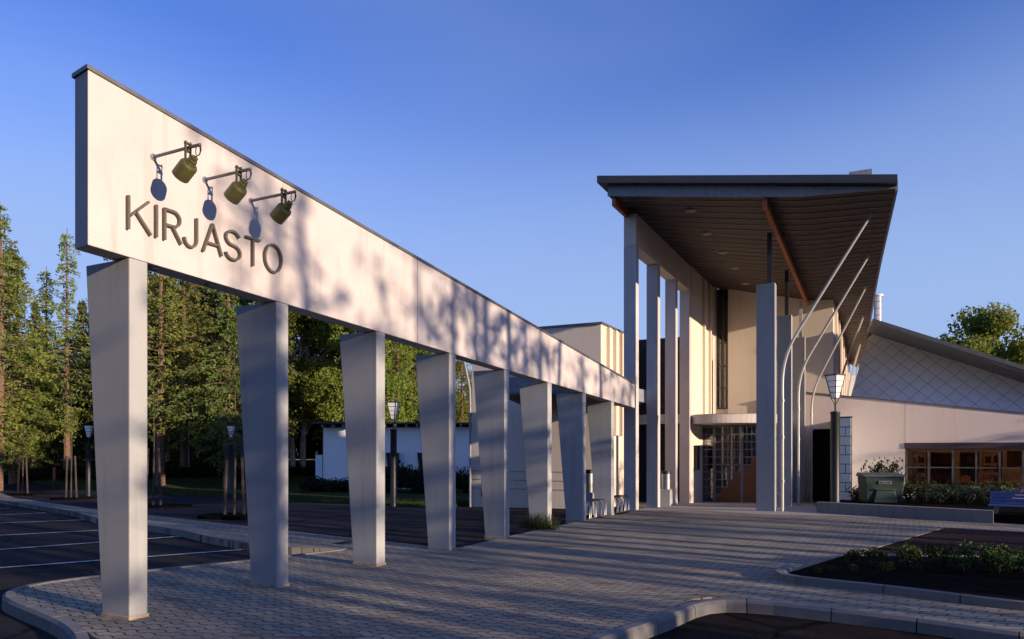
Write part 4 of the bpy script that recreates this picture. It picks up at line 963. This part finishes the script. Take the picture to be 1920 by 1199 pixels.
def broadleaf(name, seed, H, rad, mat, bark, first=.25, n=22000, size=.18, label='x', oval=1.0):
    rnd = random.Random(seed); t_ = thing(name, (0,0,0), label, 'tree'); tr = MB(); cr_ = MB()
    tr.tube([Vector((math.sin(k*.7+seed)*.12, math.cos(k*.9+seed)*.12, H*k/9 - (.3 if k == 0 else 0))) for k in range(10)], [lerp(.17, .02, k/9)*H/15 for k in range(10)], 8)
    cl_ = []
    for k in range(46):
        u = rnd.random()**.85; z = lerp(H*first, H*.97, u); rr = rad*oval*math.sin(math.pi*min(1, .12+u*.86))**.65*rnd.uniform(.15, 1.0)
        a = rnd.random()*6.28; c_ = Vector((math.cos(a)*rr, math.sin(a)*rr, z)); cl_.append((c_, rnd.uniform(.45, 1.05)*rad*.42))
        b0 = Vector((0,0,max(H*.15, z - rr*1.0 - .6))); tr.tube([b0, b0.lerp(c_, .5) + Z*.15, c_], [.045*H/15, .03*H/15, .008], 4, False)
    for _ in range(n):
        c_, r_ = rnd.choice(cl_); d = Vector((rnd.gauss(0,1), rnd.gauss(0,1), rnd.gauss(0,1))).normalized()
        p = c_ + Vector((d.x, d.y, d.z*.8))*r_*rnd.random()**.4; p.z -= rnd.random()*.12
        leafq(cr_, p, size, rnd, .7)
    tr.build('trunk', M[bark], t_, True, fix=False); cr_.build('crown', M[mat], t_, fix=False); return t_
protos = {
 'larchA': conifer('larch_tree', 3, 18, 4.0, True, 'larch', .30, .12), 'larchB': conifer('larch_tree', 11, 17, 3.4, True, 'larch', .35, .2),
 'spruceA': conifer('spruce_tree', 5, 18, 3.3, False, 'spruce', .4, .08), 'spruceB': conifer('spruce_tree', 8, 15, 3.6, False, 'spruce', .45, .05),
 'birchA': broadleaf('birch_tree', 21, 15, 3.0, 'birch', 'birchbark', .22), 'birchB': broadleaf('birch_tree', 27, 13, 2.6, 'birch', 'birchbark', .2)}
HP = {'larchA': 18, 'larchB': 17, 'spruceA': 18, 'spruceB': 15, 'birchA': 15, 'birchB': 13}
used = set()
def tree(kind, pxx, Y, top_y, label, group=None, wide=1.0, rz=None):
    base = Vector(((pxx-CX)/F*Y, Y, gz(Y) + DR)); ht = EYE + (HY-top_y)/F*Y - base.z; s_ = ht/HP[kind]
    o = protos[kind]; rz = (pxx*.37) % 6.28 if rz is None else rz
    if kind not in used:
        used.add(kind); o.location = base; o['label'] = label; o.rotation_euler = (0,0,rz); o.scale = (s_*wide, s_*wide, s_)
        if group: o['group'] = group
        return o
    return copy_tree(o, base, label, group, rz, (s_*wide, s_*wide, s_))
TG = 'trees of the wood behind the road'
tree('spruceA', 262, 56, 430, 'tall spruce just left of the gap beside the nearest column', TG, 1.2)
tree('larchB', 365, 62, 420, 'pale larch rising behind the floodlight', TG, 1.3)
tree('spruceB', 148, 58, 560, 'broad dark spruce right of the slim larch', TG, 1.3)
tree('birchA', 660, 50, 470, 'leafy birch touching the third column from behind', TG, 1.1)
tree('spruceA', 455, 60, 400, 'tall spruce filling the gap left of the second column', TG, 1.3)
tree('spruceA', 24, 48, 455, 'full green spruce just right of the tallest larch at the left edge', TG, 1.25)
tree('spruceB', 300, 60, 520, 'broad spruce far behind the staked sapling near the nearest column', TG, 1.2)
tree('spruceA', 662, 60, 470, 'spruce behind the birches left of the third column', TG, 1.3)
tree('birchB', 318, 58, 480, 'birch seen low between the first and second columns', TG, 1.3)
tree('spruceB', 392, 54, 440, 'broad spruce between the floodlight pole and the second column', TG, 1.0)
tree('larchB', 30, 54, 470, 'larch between the two tallest larches at the left', TG, 1.3)
tree('larchB', 88, 58, 500, 'thin larch close left of the bare-trunked one', TG, 1.2)
tree('birchB', 735, 58, 560, 'birch behind the lawn lamp and the white house', TG, 1.3)
tree('birchA', 845, 62, 600, 'birch behind the house between the fourth and fifth columns', TG, 1.2)
tree('larchA', -6, 44, 375, 'tall larch at the left edge of the picture, highest there', TG, 1.5)
tree('larchB', 126, 50, 428, 'slim larch with bare lower trunk left of the nearest column', TG, 1.1)
tree('spruceB', 62, 55, 560, 'dark young spruce between the two tall larches at the left', TG, 1.0)
tree('spruceA', -60, 52, 420, 'dark spruce cut off by the left edge', TG)
tree('larchA', 215, 52, 400, 'larch standing behind the nearest column', TG)
tree('larchB', 300, 47, 330, 'larch rising right beside the nearest column', TG, 1.2)
tree('larchA', 345, 51, 380, 'larch behind the thin floodlight pole', TG, 1.1)
tree('spruceA', 425, 46, 400, 'bushy spruce just left of the second column', TG, 1.15)
tree('spruceA', 490, 50, 380, 'spruce standing behind the second column', TG)
tree('birchA', 572, 53, 450, 'leafy birch just right of the second column', TG, 1.15)
tree('birchB', 632, 56, 440, 'leafy birch just left of the third column', TG, 1.2)
tree('birchA', 545, 52, 430, 'taller birch further back, right of the second column', TG, 1.1)
tree('birchB', 690, 52, 500, 'birch standing behind the third column', TG, 1.1)
tree('larchB', 745, 56, 520, 'larch behind the lawn lamp beyond the house', TG, 1.2)
tree('spruceB', 800, 60, 560, 'spruce behind the house and the fourth column', TG, 1.1)
tree('larchA', 868, 58, 590, 'larch beyond the house between the fourth and fifth columns', TG, 1.2)
tree('birchA', 780, 66, 570, 'birch far behind the right half of the house', TG, 1.1)
rr = random.Random(4)
BK = 'back row of the wood'
for k in range(46):
    x = -240 + k*23.5 + rr.uniform(-10,10); Y = rr.uniform(60, 82)
    ty = rr.uniform(640, 720) if x < 440 else rr.uniform(480, 600) if x < 620 else rr.uniform(600, 660)
    kd = rr.choice(['spruceA', 'spruceB', 'larchA', 'larchB', 'birchA']) if x > 250 else rr.choice(['spruceA', 'spruceB', 'larchB'])
    tree(kd, x, Y, ty, 'tree in the dense back row of the wood behind the road', BK, 1.15)
# big broadleaf tree behind the library roof at the right
rt = broadleaf('broadleaf_tree', 33, 13.6, 4.4, 'birch', 'bark', .35, 26000, .32, 'large round leafy tree rising behind the zinc roof at the right', 1.15)
rt.location = at(1848, 846, 66) - Z*1.4
# shrubs, hedges
def shrub_proto(name, seed, mat, w, h, n, size, cat='shrub'):
    rnd = random.Random(seed); t_ = thing(name, (0,0,0), 'x', cat); mb = MB(); st_ = MB()
    cl_ = [(Vector((rnd.uniform(-w,w)*.6, rnd.uniform(-w,w)*.5, h*rnd.uniform(.25,.8))), rnd.uniform(.25,.5)*h) for _ in range(9)]
    for c_, r_ in cl_: st_.tube([Vector((c_.x*.15, c_.y*.15, -.1)), c_*.6, c_], [.02, .012, .004], 4, False)
    for _ in range(n):
        c_, r_ = rnd.choice(cl_); d = Vector((rnd.gauss(0,1), rnd.gauss(0,1), rnd.gauss(0,1))).normalized(); p = c_ + Vector((d.x*w/h, d.y*w/h, d.z))*r_*rnd.random()**.4; p.z = max(.02, p.z)
        leafq(mb, p, size, rnd, .6)
    st_.build('stems', M['stake'], t_, fix=False); mb.build('foliage', M[mat], t_, fix=False); return t_
sh = shrub_proto('dark_shrub', 2, 'shrub', 1.1, 1.3, 2600, .16)
first = [True]
def place(o, loc, label, group, rz, sc):
    if not o.get('used'):
        o['used'] = 1; o.location = loc; o['label'] = label; o['group'] = group; o.rotation_euler = (0,0,rz); o.scale = (sc,sc,sc) if not isinstance(sc, tuple) else sc; return o
    return copy_tree(o, loc, label, group, rz, sc)
rr = random.Random(9); k = 0
for x in range(590, 960, 26):      # in front of the house
    Y = 42.5 - (x-590)*.006; p = Vector(((x+rr.uniform(-6,6)-CX)/F*Y, Y, gz(Y)+DR)); s_ = rr.uniform(.55,.8) if x < 700 else rr.uniform(.95, 1.25)
    place(sh, p, 'dark shrub in the low planting in front of the white house' if x < 700 else 'tall dark bush in the hedge before the right half of the white house', 'house hedge', rr.random()*6, (1.3, 1, s_))
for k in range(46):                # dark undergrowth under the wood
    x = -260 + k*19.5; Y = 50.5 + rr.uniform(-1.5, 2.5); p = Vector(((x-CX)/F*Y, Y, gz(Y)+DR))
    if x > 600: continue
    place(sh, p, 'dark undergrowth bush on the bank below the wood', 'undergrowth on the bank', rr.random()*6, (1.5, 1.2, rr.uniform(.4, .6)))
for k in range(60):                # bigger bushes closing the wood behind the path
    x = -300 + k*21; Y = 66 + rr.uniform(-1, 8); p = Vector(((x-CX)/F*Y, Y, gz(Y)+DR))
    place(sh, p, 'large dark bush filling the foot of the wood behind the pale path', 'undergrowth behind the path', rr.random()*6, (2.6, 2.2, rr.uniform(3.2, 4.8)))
p = G(649, 1018, .004); gr = thing('drain_grate', p, 'small dark drain grate in the paving left of the third column', 'drain grate')
mb = MB(); mb.obox(p - D1*.20 - N1*.13, D1*.40, N1*.035, Z*.012); mb.obox(p - D1*.20 + N1*.095, D1*.40, N1*.035, Z*.012); mb.build('rim', M['darkmetal'], gr)
for k in range(7): mb = MB(); mb.obox(p + D1*(-.19+k*.057) - N1*.094, D1*.025, N1*.188, Z*.010); mb.build('bar', M['darkmetal'], gr)
# staked saplings in soil beds along the road
def sapling(base, h, label, two=True):
    t_ = thing('staked_sapling', base, label, 'sapling', 'staked saplings beside the road'); rnd = random.Random(int(base.x*100))
    mb = MB(); mb.tube([base - Z*.05, base + Z*h*.5 + Vector((.04,0,0)), base + Z*h], [.035, .028, .01], 7)
    mb.build('trunk', M['stake'], t_, True, fix=False)
    for dx in ((-.22, .2) if two else (-.18,)):
        mb = MB(); mb.tube([base + Vector((dx*1.25, .05, -.05)), base + Vector((dx*.9, .03, 2.1))], .042, 7); mb.build('stake', M['stake'], t_, True)
    mb = MB(); br_ = MB()
    for k in range(22):
        z = h*rnd.uniform(.45, 1.0); a = rnd.random()*6.28; l = (1.25-z/h)*rnd.uniform(.4,1.1)
        q = base + Z*(z+l*.5) + Vector((math.cos(a)*l, math.sin(a)*l, 0)); br_.tube([base + Z*z, q], [.008, .003], 4, False)
        for _ in range(16): leafq(mb, (base+Z*z).lerp(q, rnd.random()) + Vector((rnd.gauss(0,.08), rnd.gauss(0,.08), rnd.gauss(0,.08))), .09, rnd, .6)
    br_.build('twigs', M['stake'], t_, fix=False); mb.build('crown', M['larch'], t_, fix=False)
def bed(c, rx, ry):
    mb = MB(); pts_ = [(c.x + rx*math.cos(a), c.y + ry*math.sin(a)) for a in [6.283*k/24 for k in range(24)]]
    z = c.z; mb.prism(pts_, z - .05, z + .07); o = mb.build('tree_pit', M['soil']); tag(o, kind='structure')
for x, y, h, lab in ((439, 970, 4.4, 'staked sapling in its pit just left of the second column'), (287, 951, 4.8, 'staked sapling right beside the nearest column'), (133, 936, 5.2, 'staked sapling seen left of the nearest column'), (42, 928, 3.6, 'staked sapling near the left edge of the picture')):
    b_ = G(x, y, DR); sapling(b_, h, lab); bed(b_ + Vector((.2,0,0)), 1.15, .7)
# planting bed in the foreground right
bd = shrub_proto('bed_plant', 6, 'bedleaf', .32, .34, 520, .055, 'plant')
rr = random.Random(5)
BP = [(1598,1056,.7),(1640,1062,.8),(1700,1062,1.0),(1765,1060,1.1),(1835,1062,1.15),(1900,1066,1.2),(1660,1070,.5),(1740,1072,.7),(1810,1072,.9),(1875,1075,1.0),(1600,1072,.4),(1930,1080,1.0),(1560,1072,.3),(1535,1075,.25),(1950,1075,1.2)]
for i, (x, y, s_) in enumerate(BP):
    b_ = G(x, y, .03)
    place(bd, b_, 'small leafy ground plant in the dark foreground bed', 'plants in the foreground bed', rr.random()*6, .8*s_*rr.uniform(.9,1.15))
# plants behind the low wall
ho = thing('hosta_plant', (0,0,0), 'x', 'plant'); rnd = random.Random(12); mb = MB()
for k in range(46):
    a = rnd.random()*6.28; l = rnd.uniform(.22,.5); up = rnd.uniform(.25,.6); dirv = Vector((math.cos(a), math.sin(a), 0)); sd_ = Vector((-dirv.y, dirv.x, 0)); P = []
    for q in range(6):
        u = q/5; P.append((dirv*l*u + Z*(up*math.sin(u*2.3)*.8), .05*math.sin(math.pi*min(1,u*.9+.08))))
    for (c0_, w0), (c1_, w1) in zip(P, P[1:]): mb.quad(c0_-sd_*w0, c0_+sd_*w0, c1_+sd_*w1, c1_-sd_*w1)
mb.build('leaves', M['hosta'], ho, fix=False)
for x, Y, s_ in ((1815,20.0,1.0),(1790,21.5,.9),(1840,22,1.0),(1750,21,.7),(1870,21.5,1.1),(1725,20.8,.7),(1770,23.5,1.1)):
    place(ho, Vector(((x-CX)/F*Y, Y, gz(Y)+.2)), 'arching broad-leaved plant between the low wall and the long window', 'plants below the long window', rr.random()*6, s_)
wl = shrub_proto('border_shrub', 16, 'bedleaf', .5, .55, 700, .07)
for x, Y, s_ in ((1710,22.5,1.0),(1735,23,1.05),(1765,22,.9),(1800,23,1.0),(1830,23,1.0),(1862,22.6,1.0),(1605,23.5,.75),(1618,22.5,.8),(1890,22.4,1.0),(1780,20.6,.5),(1850,20,.55)):
    place(wl, Vector(((x-CX)/F*Y, Y, gz(Y)+.2)), 'small dark border shrub in the planter below the long window', 'border shrubs', rr.random()*6, s_)
for x in (1640, 1668): place(wl, Vector(((x-CX)/F*23, 23, gz(23)+.25)), 'leafy border shrub whose top shows above the green waste container', 'shrubs behind the container', 1, (1.1, 1, 2.0))
# grass tuft at a column foot
tf = MB(); rnd = random.Random(3); c_ = cp(5, -.06) - N1*.2
for k in range(420):
    b_ = c_ + N1*rnd.gauss(0,.2) + D1*rnd.gauss(0,.06); h = rnd.uniform(.1,.42); l = Vector((rnd.gauss(0,.07), rnd.gauss(0,.07), h)); s_ = Vector((.006,0,0)); tf.tri(b_-s_, b_+s_, b_+l)
tag(tf.build('grass_tuft', M['bedleaf'], fix=False), 'tuft of tall grass at the foot of the sixth column', 'grass tuft')
# lawn blades near the road edge
gs = MB(); rnd = random.Random(8)
for k in range(16000):
    e_ = rnd.random()*(len(lawn_edge)-2); i = 1 + int(e_) if int(e_) < len(lawn_edge)-2 else 1; a_ = lawn_edge[min(i, len(lawn_edge)-2)]; b2 = lawn_edge[min(i+1, len(lawn_edge)-1)]
    p = a_.lerp(b2, rnd.random()) + Vector((0, abs(rnd.gauss(0,1))*1.6, 0)); p.z = gz(p.y)+DR+.04; h = rnd.uniform(.05,.16)*(1.8 if rnd.random() < .08 else 1)
    s_ = Vector((.012,0,0)); gs.tri(p-s_, p+s_, p+Vector((rnd.gauss(0,.04), rnd.gauss(0,.04), h)))
tag(gs.build('lawn_grass_blades', M['bedleaf'], fix=False), 'short uneven grass along the road edge of the lawn', 'grass', None, 'stuff')

# ------------------------------------------------------------------ the sunward wood outside the frame (casts the dappled shade)
S2 = Vector((sd.x, sd.y, 0)).normalized(); S2n = Vector((-S2.y, S2.x, 0))
tp = thing('pine_tree', (0,0,0), 'tall bare-stemmed pine in the wood facing the library, outside the picture', 'tree', 'pines facing the library')
def pine_mesh():
    rnd = random.Random(77); tr = MB(); cr_ = MB(); H = 15
    tr.tube([Vector((math.sin(k)*.1, math.cos(k*1.3)*.1, H*k/8 - .3)) for k in range(9)], [lerp(.26, .04, k/8) for k in range(9)], 8)
    for k in range(26):
        z = rnd.uniform(6.5, 14.5); a = rnd.random()*6.28; l = rnd.uniform(.6, 2.0)*(1 if z > 8 else .8); q = Vector((math.cos(a)*l, math.sin(a)*l, z + .3)); tr.tube([Vector((0,0,z)), q], [.04, .015], 4, False)
        dens = 8 if z < 7 else 7
        for _ in range(int(dens*l)): leafq(cr_, Vector((0,0,z)).lerp(q, rnd.uniform(.4, 1.05)) + Vector((rnd.gauss(0,.25), rnd.gauss(0,.25), rnd.gauss(0,.2))), .35, rnd, .5)
    tr.build('trunk', M['bark'], tp, True, fix=False); cr_.build('crown', M['spruce'], tp, fix=False)
pine_mesh()
rnd = random.Random(12)
for k in range(52):
    v = rnd.uniform(-19, 21); u = rnd.uniform(16, 36); p = Vector((5, 15, 0)) + S2*u + S2n*v; p.z = DR - .2
    s_ = (.9, .9, rnd.uniform(.62, .85)*(1 if v < 5 else .62)*(.78 if v < -9.4 else 1)); rz = rnd.random()*6.28
    if k == 0: tp.location = p; tp.rotation_euler = (0,0,rz); tp.scale = s_
    else: copy_tree(tp, p, tp['label'], tp['group'], rz, s_)
for k in range(38):
    v = rnd.uniform(-19, 16); u = rnd.uniform(15, 24); p = Vector((5, 15, 0)) + S2*u + S2n*v; p.z = DR - .2
    place(sh, p, 'tall bush under the pines facing the library, outside the picture', 'bushes under the facing pines', rnd.random()*6, (.42, .42, rnd.uniform(2.0, 3.2)))
# spruces added behind the viewer to cut sky fill, clear of the sun's path
for k in range(40):
    v = rnd.uniform(-46, -25); u = rnd.uniform(-34, 26); p = Vector((5, 15, 0)) + S2*u + S2n*v; p.z = DR
    if Vector((p.x, p.y)).length < 9 or p.y > -6: continue
    copy_tree(protos['spruceB'], p, 'dark spruce added behind the viewer to cut sky fill, outside the picture', 'added spruces behind the viewer', rnd.random()*6, (1.3, 1.3, 1.15))
for o in bpy.data.objects:
    if 'used' in o: del o['used']
